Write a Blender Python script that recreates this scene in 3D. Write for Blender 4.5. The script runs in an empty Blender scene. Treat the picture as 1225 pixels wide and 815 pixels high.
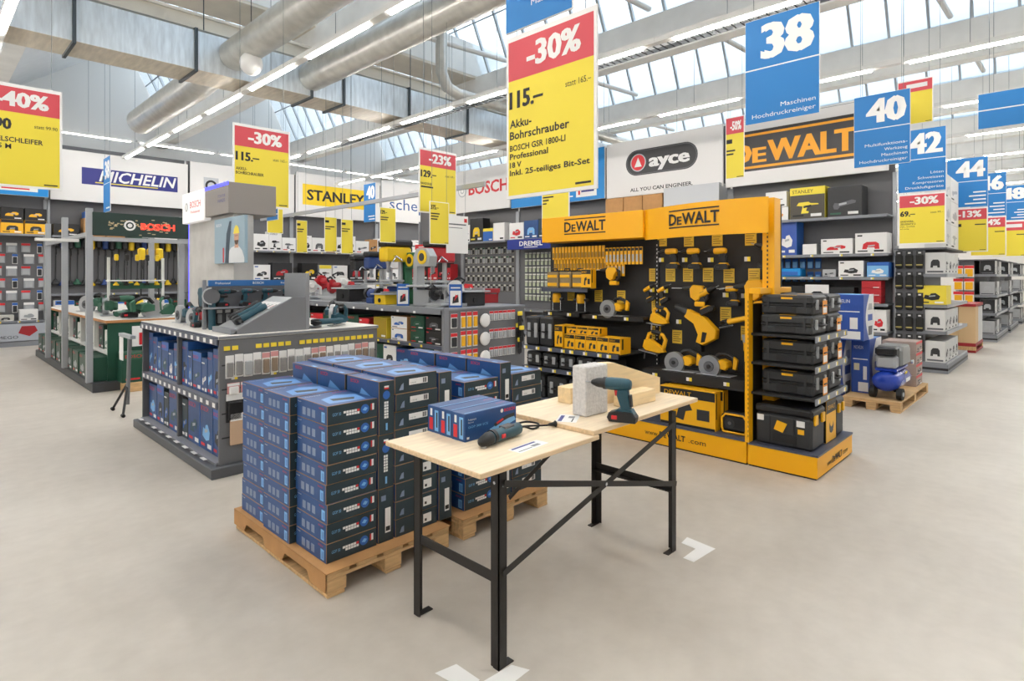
import bpy, math, random
from mathutils import Vector, Matrix, Euler

# ---------------------------------------------------------------- camera, world, exposure
SC = bpy.context.scene
COL = SC.collection
CAM_H = 1.65
YAW = math.radians(44.2)                       # the view direction lies 44.2 degrees off the +X aisle
cam_data = bpy.data.cameras.new('camera')
cam_data.sensor_width = 36.0
cam_data.lens = 697.0 / 1225.0 * 36.0
cam_data.shift_y = -78.0 / 1225.0
cam_data.clip_start = 0.05
cam_data.clip_end = 200
cam = bpy.data.objects.new('camera', cam_data)
cam.location = (0, 0, CAM_H)
cam.rotation_euler = (math.pi / 2, 0, YAW - math.pi / 2)
COL.objects.link(cam)
SC.camera = cam

world = bpy.data.worlds.new('overcast_sky')
SC.world = world
world.use_nodes = True
_bg = world.node_tree.nodes['Background']
_bg.inputs[0].default_value = (0.86, 0.93, 1.0, 1)
_bg.inputs[1].default_value = 1.7
STRIP_EMIT = 33.0                              # fluorescent strips
SC.view_settings.view_transform = 'Standard'
SC.view_settings.look = 'None'
SC.view_settings.gamma = 1.0
SC.view_settings.use_curve_mapping = False
SC.view_settings.exposure = 0.88

PI = math.pi
FACE_Y = 0.0                                   # front looks towards -Y
FACE_X = -PI / 2                               # front looks towards -X

# measured points of the photograph -> points on real planes of the hall
_F = (math.cos(YAW), math.sin(YAW)); _R = (math.sin(YAW), -math.cos(YAW))
def _ray(px, py):
    u = (px - 612.5) / 697.0; v = (329.5 - py) / 697.0
    return (_F[0] + u * _R[0], _F[1] + u * _R[1], v)
def on_x(px, py, x):
    d = _ray(px, py); t = x / d[0]; return (x, d[1] * t, CAM_H + d[2] * t)
def on_y(px, py, y):
    d = _ray(px, py); t = y / d[1]; return (d[0] * t, y, CAM_H + d[2] * t)
def on_z(px, py, z=0.0):
    d = _ray(px, py); t = (z - CAM_H) / d[2]; return (d[0] * t, d[1] * t, z)

# ---------------------------------------------------------------- materials
def lin(c):
    if isinstance(c, str):
        c = c.lstrip('#'); c = tuple(int(c[i:i + 2], 16) / 255 for i in (0, 2, 4))
    return tuple(((x / 12.92) if x <= 0.04045 else ((x + 0.055) / 1.055) ** 2.4) for x in c) + (1.0,)
MATS = {}
def mat(name, col, rough=0.5, metal=0.0, emit=0.0, noise=0.0, nscale=20.0, spec=0.5, alpha=1.0, bump=0.0, stretch=None):
    if name in MATS: return MATS[name]
    m = bpy.data.materials.new(name); m.use_nodes = True
    nt = m.node_tree; b = nt.nodes['Principled BSDF']
    c = lin(col)
    b.inputs['Base Color'].default_value = c
    b.inputs['Roughness'].default_value = rough
    b.inputs['Metallic'].default_value = metal
    b.inputs['Specular IOR Level'].default_value = spec
    if emit:
        b.inputs['Emission Color'].default_value = c
        b.inputs['Emission Strength'].default_value = emit
    if alpha < 1: b.inputs['Alpha'].default_value = alpha
    if noise or bump:
        tc = nt.nodes.new('ShaderNodeTexCoord'); mp = nt.nodes.new('ShaderNodeMapping')
        if stretch: mp.inputs['Scale'].default_value = stretch
        n = nt.nodes.new('ShaderNodeTexNoise'); n.inputs['Scale'].default_value = nscale; n.inputs['Detail'].default_value = 5
        nt.links.new(tc.outputs['Object'], mp.inputs[0]); nt.links.new(mp.outputs[0], n.inputs['Vector'])
        if noise:
            r = nt.nodes.new('ShaderNodeValToRGB')
            r.color_ramp.elements[0].position = 0.3; r.color_ramp.elements[1].position = 0.7
            r.color_ramp.elements[0].color = tuple(x * (1 - noise) for x in c[:3]) + (1,)
            r.color_ramp.elements[1].color = tuple(min(1, x * (1 + noise)) for x in c[:3]) + (1,)
            nt.links.new(n.outputs['Fac'], r.inputs[0]); nt.links.new(r.outputs[0], b.inputs['Base Color'])
        if bump:
            bp = nt.nodes.new('ShaderNodeBump'); bp.inputs['Strength'].default_value = bump; bp.inputs['Distance'].default_value = 0.01
            nt.links.new(n.outputs['Fac'], bp.inputs['Height']); nt.links.new(bp.outputs[0], b.inputs['Normal'])
    MATS[name] = m
    return m

W = mat('white_paint', '#e6e4e0', 0.5)
PAPER = mat('white_print', '#e9e8e6', 0.6)
BLACK = mat('black_plastic', '#1b1b1d', 0.45)
DKGREY = mat('charcoal_plastic', '#2c2d2f', 0.5)
GREY = mat('grey_steel', '#7d7f83', 0.45, 0.2)
LGREY = mat('light_grey_steel', '#aeb1b4', 0.4, 0.3)
SHELFG = mat('shelf_grey', '#83868c', 0.45, 0.1)
MIDG = mat('mid_grey_panel', '#5f6064', 0.55)
PANELG = mat('dark_grey_panel', '#55565a', 0.6)
CHROME = mat('chrome', '#c9ccd0', 0.22, 0.9)
STEEL = mat('brushed_steel', '#b4b6b8', 0.35, 0.8)
YEL = mat('bright_yellow_paint', '#f4b000', 0.42)
YELP = mat('tool_yellow', '#f0b212', 0.4)
SIGNY = mat('sign_yellow', '#e8d33c', 0.5)
SIGNR = mat('sign_red', '#cc4550', 0.5)
SIGNB = mat('sign_blue', '#0673ba', 0.5)
INK = mat('black_ink', '#202022', 0.6)
RED = mat('bright_red', '#d2242c', 0.45)
DRED = mat('dark_red', '#9c1f26', 0.45)
BLUE = mat('carton_blue', '#1c4880', 0.4, noise=0.14, nscale=6)
BLUE2 = mat('carton_bright_blue', '#2a63b4', 0.42)
LBLUE = mat('carton_glow_blue', '#78b4e4', 0.45)
NAVY = mat('carton_dark_end', '#24363e', 0.45)
TEAL = mat('tool_blue_green', '#1e4a58', 0.42)
GREEN = mat('bottle_green', '#144634', 0.45)
GREEN2 = mat('tool_green', '#2b5b45', 0.45)
TAGY = mat('price_tag_yellow', '#f2d73c', 0.6)
CARD = mat('brown_cardboard', '#b98a58', 0.8, noise=0.08, nscale=8)
KRAFT = mat('kraft_edge', '#a07a4c', 0.85)
WOOD = mat('pallet_wood', '#cda878', 0.75, noise=0.22, nscale=5, stretch=(1, 9, 9))
PINE = mat('pine_board', '#ead6b8', 0.6, noise=0.1, nscale=4, stretch=(1.2, 10, 10))
PINE2 = mat('pine_edge', '#dcc09a', 0.65, noise=0.16, nscale=6, stretch=(1, 10, 10))
CLEAR = mat('clear_bubble', '#cfd4d6', 0.15, 0, spec=0.8)
ORANGE = mat('orange_tag', '#e8931c', 0.5)
SKYB = mat('banner_blue', '#0e86cf', 0.5)
PURP = mat('deep_blue_print', '#2c2f7e', 0.5)
RUBBER = mat('rubber', '#161616', 0.7)

# ---------------------------------------------------------------- mesh building
_TXT = {}
def text_geo(s, bold):
    k = (s, bold)
    if k not in _TXT:
        cu = bpy.data.curves.new('glyphs', 'FONT'); cu.body = s; cu.size = 1.0; cu.offset = bold; cu.resolution_u = 2
        cu.align_x = 'LEFT'
        o = bpy.data.objects.new('glyphs', cu)
        me = bpy.data.meshes.new_from_object(o)
        vs = [(v.co.x, v.co.y) for v in me.vertices]; fs = [tuple(p.vertices) for p in me.polygons]
        bpy.data.objects.remove(o); bpy.data.curves.remove(cu); bpy.data.meshes.remove(me)
        if vs:
            x0 = min(v[0] for v in vs); x1 = max(v[0] for v in vs); y1 = max(v[1] for v in vs)
        else: x0 = x1 = y1 = 0
        _TXT[k] = (vs, fs, x0, x1, y1)
    return _TXT[k]

class B:
    """collects shapes, one mesh with a material per face"""
    def __init__(s): s.v = []; s.f = []; s.m = []; s.sm = []; s.mats = []
    def mi(s, m):
        if m not in s.mats: s.mats.append(m)
        return s.mats.index(m)
    def add(s, vs, fs, m, smooth=False):
        o = len(s.v); k = s.mi(m)
        s.v.extend([tuple(v) for v in vs])
        for f in fs: s.f.append(tuple(i + o for i in f)); s.m.append(k); s.sm.append(smooth)
        return s
    def box(s, x0, y0, z0, x1, y1, z1, m):
        v = [(x0, y0, z0), (x1, y0, z0), (x1, y1, z0), (x0, y1, z0), (x0, y0, z1), (x1, y0, z1), (x1, y1, z1), (x0, y1, z1)]
        return s.add(v, [(0, 3, 2, 1), (4, 5, 6, 7), (0, 1, 5, 4), (1, 2, 6, 5), (2, 3, 7, 6), (3, 0, 4, 7)], m)
    def cbox(s, x0, y0, z0, x1, y1, z1, m, c=0.004, fm=None):
        """chamfered box; fm = materials for (left, right, front, back, bottom, top)"""
        c = min(c, (x1 - x0) * .45, (y1 - y0) * .45, (z1 - z0) * .45)
        X = (x0, x1); Y = (y0, y1); Z = (z0, z1); V = {}; vs = []
        for i in (0, 1):
            for j in (0, 1):
                for k in (0, 1):
                    sx, sy, sz = 1 - 2 * i, 1 - 2 * j, 1 - 2 * k
                    for a in range(3):
                        p = [X[i] + sx * c, Y[j] + sy * c, Z[k] + sz * c]; p[a] = (X[i], Y[j], Z[k])[a]
                        V[(i, j, k, a)] = len(vs); vs.append(tuple(p))
        fm = fm or [m] * 6
        def q(a, side):
            if a == 0: return [V[(side, j, k, 0)] for j, k in ((0, 0), (1, 0), (1, 1), (0, 1))]
            if a == 1: return [V[(i, side, k, 1)] for i, k in ((0, 0), (1, 0), (1, 1), (0, 1))]
            return [V[(i, j, side, 2)] for i, j in ((0, 0), (1, 0), (1, 1), (0, 1))]
        o = len(s.v); s.v.extend(vs)
        def put(f, mm): s.f.append(tuple(i + o for i in f)); s.m.append(s.mi(mm)); s.sm.append(False)
        n = 0
        for a in range(3):
            for side in (0, 1):
                f = q(a, side)
                flip = (side == 0) if a != 1 else (side == 1)
                put(f[::-1] if flip else f, fm[n]); n += 1
        for j in (0, 1):
            for k in (0, 1): put([V[(0, j, k, 1)], V[(1, j, k, 1)], V[(1, j, k, 2)], V[(0, j, k, 2)]], m)
        for i in (0, 1):
            for k in (0, 1): put([V[(i, 0, k, 0)], V[(i, 1, k, 0)], V[(i, 1, k, 2)], V[(i, 0, k, 2)]], m)
        for i in (0, 1):
            for j in (0, 1): put([V[(i, j, 0, 0)], V[(i, j, 1, 0)], V[(i, j, 1, 1)], V[(i, j, 0, 1)]], m)
        for i in (0, 1):
            for j in (0, 1):
                for k in (0, 1): put([V[(i, j, k, 0)], V[(i, j, k, 1)], V[(i, j, k, 2)]], m)
        return s
    def tube(s, pts, r, m, n=8, caps=True):
        pts = [Vector(p) for p in pts]; rs = r if isinstance(r, (list, tuple)) else [r] * len(pts)
        rings = []; up = None
        for i, p in enumerate(pts):
            d = (pts[min(i + 1, len(pts) - 1)] - pts[max(i - 1, 0)]).normalized()
            if up is None: up = Vector((0, 0, 1)) if abs(d.z) < .9 else Vector((1, 0, 0))
            a = d.cross(up)
            if a.length < 1e-4: a = d.cross(Vector((1, 0.2, 0)))
            a.normalize(); b = a.cross(d).normalized(); up = b
            rings.append([tuple(p + (a * math.cos(2 * PI * k / n) + b * math.sin(2 * PI * k / n)) * rs[i]) for k in range(n)])
        vs = [v for rg in rings for v in rg]
        fs = [(i * n + k, i * n + (k + 1) % n, (i + 1) * n + (k + 1) % n, (i + 1) * n + k) for i in range(len(pts) - 1) for k in range(n)]
        s.add(vs, fs, m, True)
        if caps:
            s.add(rings[0], [tuple(range(n))[::-1]], m); s.add(rings[-1], [tuple(range(n))], m)
        return s
    def cyl(s, p0, p1, r, m, n=14, r1=None): return s.tube([p0, p1], [r, r if r1 is None else r1], m, n)
    def lathe(s, prof, m, axis='x', c=(0, 0, 0), n=14):
        """prof = [(along, radius)]"""
        ax = {'x': (1, 0, 0), 'y': (0, 1, 0), 'z': (0, 0, 1)}[axis]
        pts = [tuple(c[i] + ax[i] * t for i in range(3)) for t, r in prof]
        rs = [max(r, 1e-4) for t, r in prof]
        return s.tube(pts, rs, m, n)
    def slab(s, poly, y0, y1, m, ch=0.0):
        """polygon in the xz plane extruded from y0 to y1, chamfered"""
        n = len(poly); cx = sum(p[0] for p in poly) / n; cz = sum(p[1] for p in poly) / n
        def ring(y, k): return [(cx + (p[0] - cx) * k, y, cz + (p[1] - cz) * k) for p in poly]
        if ch:
            L = max(math.hypot(p[0] - cx, p[1] - cz) for p in poly); k = 1 - ch / L
            rings = [ring(y0, k), ring(y0 + ch, 1), ring(y1 - ch, 1), ring(y1, k)]
        else: rings = [ring(y0, 1), ring(y1, 1)]
        vs = [v for r in rings for v in r]
        fs = [(i * n + k, (i + 1) * n + k, (i + 1) * n + (k + 1) % n, i * n + (k + 1) % n) for i in range(len(rings) - 1) for k in range(n)]
        fs += [tuple(range(n)), tuple(range((len(rings) - 1) * n, len(rings) * n))[::-1]]
        return s.add(vs, fs, m)
    def quad(s, x0, z0, x1, z1, y, m, t=0.0):
        """thin flat print in the xz plane facing -y"""
        return s.box(x0, y - 0.0008, z0, x1, y + 0.0004, z1, m) if not t else s.box(x0, y - t, z0, x1, y, z1, m)
    def text(s, t, size, x, z, y, m, al='C', sx=0.85, bold=0.0, w=None):
        if t.startswith('#'):                   # too small to read in the place: a printed bar of that many letters
            W_ = w or size * .75 * int(t[1:]); ox = {'L': 0, 'C': -W_ / 2, 'R': -W_}[al]
            return s.box(x + ox, y - .0006, z + size * .15, x + ox + W_, y, z + size * .8, m)
        thick = max(0.0, bold - .02)
        vs, fs, a0, a1, top = text_geo(t, min(bold, .02))
        if not vs: return s
        k = size / 0.72                         # cap height = size
        W_ = (a1 - a0) * k * sx
        if w: sx *= w / W_; W_ = w
        ox = {'L': 0, 'C': -W_ / 2, 'R': -W_}[al]
        for q, dx in enumerate((-thick, thick) if thick else (0,)): s.add([(x + ox + (p[0] - a0 + dx) * k * sx, y - .0008 * q, z + p[1] * k) for p in vs], fs, m)
        return s
    def text_top(s, t, size, x, y, z, m, al='C', sx=0.85, bold=0.0, w=None, flip=False):
        """lettering lying on a level face, read from -y"""
        vs, fs, a0, a1, top = text_geo(t, bold); k = size / 0.72; W_ = (a1 - a0) * k * sx
        if w: sx *= w / W_; W_ = w
        ox = {'L': 0, 'C': -W_ / 2, 'R': -W_}[al]
        return s.add([(x + ox + (p[0] - a0) * k * sx, y + p[1] * k, z) for p in vs], fs, m)
    def text_x(s, t, size, y, z, x, m, al='C', sx=0.85, bold=0.0, w=None):
        """lettering on a face looking to -x (local)"""
        vs, fs, a0, a1, top = text_geo(t, bold); k = size / 0.72; W_ = (a1 - a0) * k * sx
        if w: sx *= w / W_; W_ = w
        ox = {'L': 0, 'C': -W_ / 2, 'R': -W_}[al]
        return s.add([(x, y - (ox + (p[0] - a0) * k * sx), z + p[1] * k) for p in vs], fs, m)
    def disc(s, x, z, r, y, m, n=20, sx=1.0):
        return s.add([(x + sx * r * math.cos(2 * PI * k / n), y, z + r * math.sin(2 * PI * k / n)) for k in range(n)], [tuple(range(n))], m)
    def mesh(s, name):
        me = bpy.data.meshes.new(name); me.from_pydata(s.v, [], s.f)
        for m in s.mats: me.materials.append(m)
        me.polygons.foreach_set('material_index', s.m); me.polygons.foreach_set('use_smooth', s.sm)
        me.update(); return me

# ---------------------------------------------------------------- things and parts
LABELS = {}
def tag(o, label, cat, group=None):
    o['label'] = label; o['category'] = cat
    if group: o['group'] = group
    LABELS.setdefault(label, []).append(o)
    return o
def link(name, data, parent=None, loc=None, rz=0.0):
    o = bpy.data.objects.new(name, data); COL.objects.link(o)
    if parent: o.parent = parent
    if loc is not None: o.location = loc
    if rz: o.rotation_euler = (0, 0, rz)
    return o
def thing(name, label, cat, loc=(0, 0, 0), rz=0.0, group=None, rot=None, scale=None):
    o = link(name, None, None, loc, rz); o.empty_display_size = 0.05
    if rot: o.rotation_euler = rot
    if scale: o.scale = (scale,) * 3 if not isinstance(scale, tuple) else scale
    return tag(o, label, cat, group)
def solid(name, label, cat, me, loc=(0, 0, 0), rz=0.0, group=None, rot=None):
    """a thing whose root is its main mesh"""
    o = link(name, me if not isinstance(me, B) else me.mesh(name), None, loc, rz)
    if rot: o.rotation_euler = rot
    return tag(o, label, cat, group)
def part(name, b, parent, loc=None, rz=0.0, kind=None):
    o = link(name, b if not isinstance(b, B) else b.mesh(name), parent, loc, rz)
    if kind: o['kind'] = kind
    return o
def struct(name, b):
    o = link(name, b if not isinstance(b, B) else b.mesh(name)); o['kind'] = 'structure'; return o
def kit(parts, name, label, cat, loc, rz=0.0, group=None, rot=None, scale=None):
    """put one more of a thing whose part meshes are shared: parts = [(name, mesh, [subparts])]"""
    r = thing(name, label, cat, loc, rz, group, rot, scale)
    for p in parts:
        c = part(p[0], p[1], r)
        for q in (p[2] if len(p) > 2 else []): part(q[0], q[1], c)
    return r
_KITS = {}
def cached(key, fn):
    if key not in _KITS: _KITS[key] = fn()
    return _KITS[key]
ORD = ['first', 'second', 'third', 'fourth', 'fifth', 'sixth', 'seventh', 'eighth', 'ninth', 'tenth', 'eleventh', 'twelfth', 'thirteenth', 'fourteenth', 'fifteenth', 'sixteenth', 'seventeenth', 'eighteenth', 'nineteenth', 'twentieth']
def nth(i, n=None):
    if i == 0: return 'first'
    if n and i == n - 1: return 'last'
    return ORD[i] if i < 20 else '%dth' % (i + 1)
random.seed(7)
# ================================================================ the hall
X0, X1, Y0, Y1, WALLH = -3.0, 34.0, -3.0, 19.2, 8.3
def floor_mat():
    m = bpy.data.materials.new('sealed_concrete'); m.use_nodes = True; nt = m.node_tree; b = nt.nodes['Principled BSDF']
    tc = nt.nodes.new('ShaderNodeTexCoord')
    n1 = nt.nodes.new('ShaderNodeTexNoise'); n1.inputs['Scale'].default_value = 0.55; n1.inputs['Detail'].default_value = 8; n1.inputs['Roughness'].default_value = 0.6
    n2 = nt.nodes.new('ShaderNodeTexNoise'); n2.inputs['Scale'].default_value = 9; n2.inputs['Detail'].default_value = 6
    mx = nt.nodes.new('ShaderNodeMath'); mx.operation = 'MULTIPLY_ADD'; mx.inputs[1].default_value = 0.3
    r = nt.nodes.new('ShaderNodeValToRGB')
    r.color_ramp.elements[0].position = 0.45; r.color_ramp.elements[0].color = lin('#b3aba0')
    r.color_ramp.elements[1].position = 0.85; r.color_ramp.elements[1].color = lin('#cbc4b9')
    nt.links.new(tc.outputs['Object'], n1.inputs['Vector']); nt.links.new(tc.outputs['Object'], n2.inputs['Vector'])
    nt.links.new(n2.outputs['Fac'], mx.inputs[0]); nt.links.new(n1.outputs['Fac'], mx.inputs[2])
    nt.links.new(mx.outputs[0], r.inputs[0]); nt.links.new(r.outputs[0], b.inputs['Base Color'])
    b.inputs['Roughness'].default_value = 0.42; b.inputs['Specular IOR Level'].default_value = 0.4
    return m
def glass_mat():
    m = bpy.data.materials.new('skylight_glass'); m.use_nodes = True; nt = m.node_tree
    for n in list(nt.nodes): nt.nodes.remove(n)
    out = nt.nodes.new('ShaderNodeOutputMaterial'); mix = nt.nodes.new('ShaderNodeMixShader'); mix.inputs[0].default_value = 0.22
    t = nt.nodes.new('ShaderNodeBsdfTransparent'); t.inputs[0].default_value = (0.93, 0.97, 1, 1)
    d = nt.nodes.new('ShaderNodeBsdfPrincipled'); d.inputs['Base Color'].default_value = (0.75, 0.83, 0.9, 1); d.inputs['Roughness'].default_value = 0.2
    nt.links.new(t.outputs[0], mix.inputs[1]); nt.links.new(d.outputs[0], mix.inputs[2]); nt.links.new(mix.outputs[0], out.inputs[0])
    return m
CONC = mat('white_concrete', '#edece8', 0.7, noise=0.05, nscale=3)
BEIGE = mat('beige_concrete', '#e0d8c9', 0.7, noise=0.06, nscale=3)
ROOFW = mat('white_roof_panel', '#eff1f2', 0.65, noise=0.03, nscale=4)
GALV = mat('galvanised_sheet', '#d3dadf', 0.36, 0.5, noise=0.16, nscale=3, stretch=(6, 1, 1))
GALVW = mat('galvanised_underside', '#d6cdbb', 0.42, 0.3, noise=0.15, nscale=3, stretch=(6, 1, 1))
SPIRO = mat('spiral_duct_steel', '#cdccc6', 0.33, 0.55, noise=0.12, nscale=6)
DARKST = mat('dark_steel', '#4c5358', 0.5, 0.5)
GLASS = glass_mat()

struct('floor', B().box(X0, Y0, -0.1, X1, Y1, 0, floor_mat()))
struct('wall_back', B().box(X0, Y1, 0, X1, Y1 + .2, WALLH, W))
struct('wall_right', B().box(X1, Y0, 0, X1 + .2, Y1 + .2, WALLH, W))
struct('wall_front', B().box(X0 - .2, Y0 - .2, 0, X1, Y0, WALLH, W))
struct('wall_left', B().box(X0 - .2, Y0, 0, X0, Y1 + .2, WALLH, W))

BEAMS = [-2.7, 1.15, 5.05, 8.8, 12.7, 16.55, 20.4, 24.25, 28.1, 31.95]
ceil = B()
for i, x in enumerate(BEAMS):
    xa = BEAMS[i - 1] if i else X0 - 0.9
    xr = x - 0.9
    xs = xa + 0.13
    ceil.add([(xs, Y0, 6.02), (xr, Y0, 8.1), (xr, Y1, 8.1), (xs, Y1, 6.02), (xs, Y0, 6.14), (xr, Y0, 8.22), (xr, Y1, 8.22), (xs, Y1, 6.14)],
             [(0, 1, 2, 3), (4, 7, 6, 5), (0, 4, 5, 1), (1, 5, 6, 2), (2, 6, 7, 3), (3, 7, 4, 0)], ROOFW)
ceil.box(BEAMS[-1] + .12, Y0, 6.0, X1 + .2, Y1, 6.12, ROOFW)
cl = struct('ceiling', ceil)
bm = B().box(-.13, Y0, 5.35, .13, Y1, 6.03, CONC); bmesh_ = bm.mesh('roof_beam')
for x in BEAMS: part('roof_beam', bmesh_, cl, (x, 0, 0))
# skylight bands: each pane and glazing bar a piece of its own
NP = 36; PW = (Y1 - Y0) / NP
a = math.atan2(2.1, -1.0); L = math.hypot(2.1, 1.0); ux, uz = -1.0 / L, 2.1 / L; nx, nz = uz, -ux
pane = B()
def _sl(b, t0, t1, y0, y1, th, m):
    vs = []
    for s_ in (0, th):
        for (t, y) in ((t0, y0), (t1, y0), (t1, y1), (t0, y1)): vs.append((ux * t + nx * s_, y, uz * t + nz * s_))
    b.add(vs, [(0, 1, 2, 3), (7, 6, 5, 4), (0, 4, 5, 1), (1, 5, 6, 2), (2, 6, 7, 3), (3, 7, 4, 0)], m)
_sl(pane, 0.02, L - .02, .02, PW - .02, .012, GLASS); pane_m = pane.mesh('pane')
bar = B(); _sl(bar, 0, L, -.022, .022, .06, LGREY); bar_m = bar.mesh('glazing_bar')
for i, x in enumerate(BEAMS):
    fr = B(); _sl(fr, -.03, .03, Y0, Y1, .08, LGREY); _sl(fr, L - .04, L + .04, Y0, Y1, .08, LGREY); _sl(fr, L * .5 - .012, L * .5 + .012, Y0, Y1, .04, LGREY)
    w = struct('window_%d' % (i + 1), fr); w.location = (x + .1, 0, 6.02)
    for k in range(NP):
        part('pane', pane_m, w, (0, Y0 + k * PW, 0)); part('glazing_bar', bar_m, w, (0, Y0 + k * PW, 0))
# slender tie rods across each bay, rising from the gutter beam to the ridge
for x, ys in ((5.05, (4.2, 8.4, 13)), (8.8, (1.9, 5.2, 8.6, 13)), (12.7, (1.6, 4.7, 7.9, 12)), (16.55, (1.5, 5, 9)), (20.4, (1.5, 5))):
    for y in ys:
        b = B().tube([(x - 3.7, y, 5.95), (x - .13, y, 6.15)], .05, W, 6)
        part('tie_bar', b, cl)
# the white cross girder and the beige rail above the air duct
g = B().box(BEAMS[0], 9.55, 6.05, BEAMS[4], 10.45, 6.75, CONC).box(BEAMS[0], 9.56, 6.0, BEAMS[4], 10.44, 6.05, BEIGE)
struct('trim_1', g)
g = B().box(BEAMS[0], 9.5, 5.36, BEAMS[4], 9.62, 5.40, BEIGE).box(BEAMS[0], 9.54, 5.40, BEAMS[4], 9.58, 5.56, BEIGE).box(BEAMS[0], 9.5, 5.56, BEAMS[4], 9.62, 5.6, BEIGE)
struct('trim_2', g)

# ---------------------------------------------------------------- air ducts
d = thing('air_duct', 'long rectangular galvanised air duct running below the white cross girder', 'duct', (0, 9.3, 4.68))
part('duct_body', B().box(-2.9, 0, 0, 14, .002, .57, GALV).box(-2.9, .70, 0, 14, .702, .57, GALV).box(-2.9, 0, -.002, 14, .70, 0, GALVW).box(-2.9, 0, .57, 14, .70, .572, GALV), d)
fl = B()
fl = B().box(-.02, -.035, -.035, .02, 0, .605, DARKST).box(-.02, .70, -.035, .02, .735, .605, DARKST).box(-.02, 0, -.037, .02, .70, -.002, DARKST).box(-.02, 0, .572, .02, .70, .607, DARKST)
flm = fl.mesh('flange')
for x in (-1.6, 0.0, 1.45, 2.9, 4.7, 5.3, 6.7, 8.2, 9.7, 11.2, 12.7): part('flange', flm, d, (x, 0, 0))
hg = B().cyl((0, 0, 0), (0, 0, .75), .008, DARKST, 6).mesh('hanger_rod')
for x in (0.02, 3.0, 6.72, 9.72): part('hanger_rod', hg, d, (x, -.02, .6))
def spiral(name, label, pts, r, n=22):
    t = thing(name, label, 'duct', pts[0])
    P = [tuple(q[i] - pts[0][i] for i in range(3)) for q in pts]
    part('duct_body', B().tube(P, r, SPIRO, n), t)
    s = B(); A = Vector(P[0]); E_ = Vector(P[1]); Ln = (E_ - A).length; k = 0.0; u = (E_ - A).normalized()
    while k < Ln:
        p = A + u * k; s.tube([p - u * .006, p + u * .006], r + .006, SPIRO, n, False); k += .14
    part('spiral_seam', s, t)
    return t
spiral('spiral_duct', 'left round spiral duct joining the front of the rectangular air duct', [(3.44, -2.6, 5.02), (3.44, 9.29, 5.02)], .225)
spiral('spiral_duct', 'right round spiral duct joining the rectangular air duct by the middle lights', [(4.70, -2.6, 5.0), (4.70, 9.29, 5.0)], .23)
spiral('spiral_duct', 'short round duct leaving the back of the rectangular duct towards the banners', [(3.38, 14.3, 4.92), (3.38, 10.9, 4.92), (3.38, 10.4, 4.95), (3.38, 10.02, 4.96)], .26)
spiral('spiral_duct', 'white-grey round pipe bending under the skylight behind the red discount sign', [(13.5, 8.6, 5.15), (7.35, 8.6, 5.15), (7.05, 8.58, 5.22), (6.9, 8.55, 5.45), (6.88, 8.55, 7.1)], .11)
o = solid('round_lamp', 'white ball lamp hanging by the end of the left spiral duct', 'lamp', B().lathe([(-.16, .02), (-.155, .06), (-.12, .11), (-.06, .15), (0, .16), (.06, .15), (.12, .11), (.155, .06), (.16, .02)], mat('opal_white', '#efeeec', .4), 'z', n=20), (3.42, 8.6, 4.72))
part('cord', B().cyl((0, 0, .155), (0, 0, 2.6), .006, DKGREY, 5), o)
part('collar', B().cyl((0, 0, .14), (0, 0, .19), .04, W, 10), o)

# ---------------------------------------------------------------- fluorescent strips
TUBE = mat('lit_tube', '#fff9f2', 0.4, emit=STRIP_EMIT)
HOUS = mat('lamp_housing', '#e4e3e0', 0.45)
def roof_z(x):
    """underside of the roof above a point"""
    for i, xb in enumerate(BEAMS):
        xa = BEAMS[i - 1] if i else X0 - .9
        if xa < x <= xb + .1:
            if abs(x - xb) < .13 or abs(x - xa) < .13: return 5.35
            if x < xb - .9: return 6.02 + (x - xa - .13) / (xb - .9 - xa - .13) * 2.08
            return 6.02 + (xb + .1 - x) * 2.1
    return 6.0
ZS = 4.557; KS = (ZS - CAM_H) / 3.85          # lamp trunking hangs below the ducts
st_h = B().box(-.05, 0, 0, .05, 1.898, .07, HOUS).mesh('trunking')
st_t = B().box(-.018, .2, -.026, .018, 1.65, 0.0, TUBE).mesh('tube')
names = ['outermost', 'leftmost', 'second', 'third', 'fourth', 'fifth', 'sixth', 'seventh', 'eighth', 'ninth', 'tenth', 'eleventh']
SX = [(x - .18) * KS for x in (-2.7, 1.15, 5.05, 8.8, 12.7, 16.55, 20.4, 24.25, 28.1, 31.95, 35.8, 39.7)]
for i, x in enumerate(SX):
    hz = roof_z(x)
    wr = B().cyl((.03, 1.0, .07), (.03, 1.0, hz - ZS), .004, GREY, 5).mesh('hanger')
    for k in range(10):
        kit([('trunking', st_h), ('tube', st_t), ('hanger', wr)], 'strip_light', '%s fluorescent strip from the near end of the %s light run from the left' % (nth(k), names[i]), 'strip light', (x, -1.9 + 1.9 * k, ZS), group='fluorescent strips on hanging trunking')
# lamp trays along the banner wall
bt_h = B().box(0, -.05, 0, 1.9, .05, .07, HOUS).mesh('housing'); bt_t = B().box(.08, -.02, -.02, 1.82, .02, 0, mat('lit_tube_soft', '#fff9f2', .4, emit=10)).mesh('tube')
for k in range(7):
    wr = B().cyl((.95, 0, .07), (.95, 0, roof_z(2.95 + 1.95 * k) - 5.02), .004, GREY, 5).mesh('hanger')
    kit([('housing', bt_h), ('tube', bt_t), ('hanger', wr)], 'strip_light', '%s upper strip light over the long banner wall, counted from the left' % nth(k), 'strip light', (2.0 + 1.95 * k, 17.1, 5.02), group='strip lights along the banner wall')
# cable tray beside the third run
t = thing('cable_tray', 'long dark wire cable tray fixed beside the third light run', 'cable tray', (6.68, 0, 4.57))
b = B().box(-.11, -2.8, 0, -.10, 12, .05, GREY).box(.10, -2.8, 0, .11, 12, .05, GREY); part('side_rail', b, t)
rg = B().box(-.11, -.006, 0, .11, .006, .008, DKGREY).mesh('rung')
for k in range(150): part('rung', rg, t, (0, -2.7 + .1 * k, 0))
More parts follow.
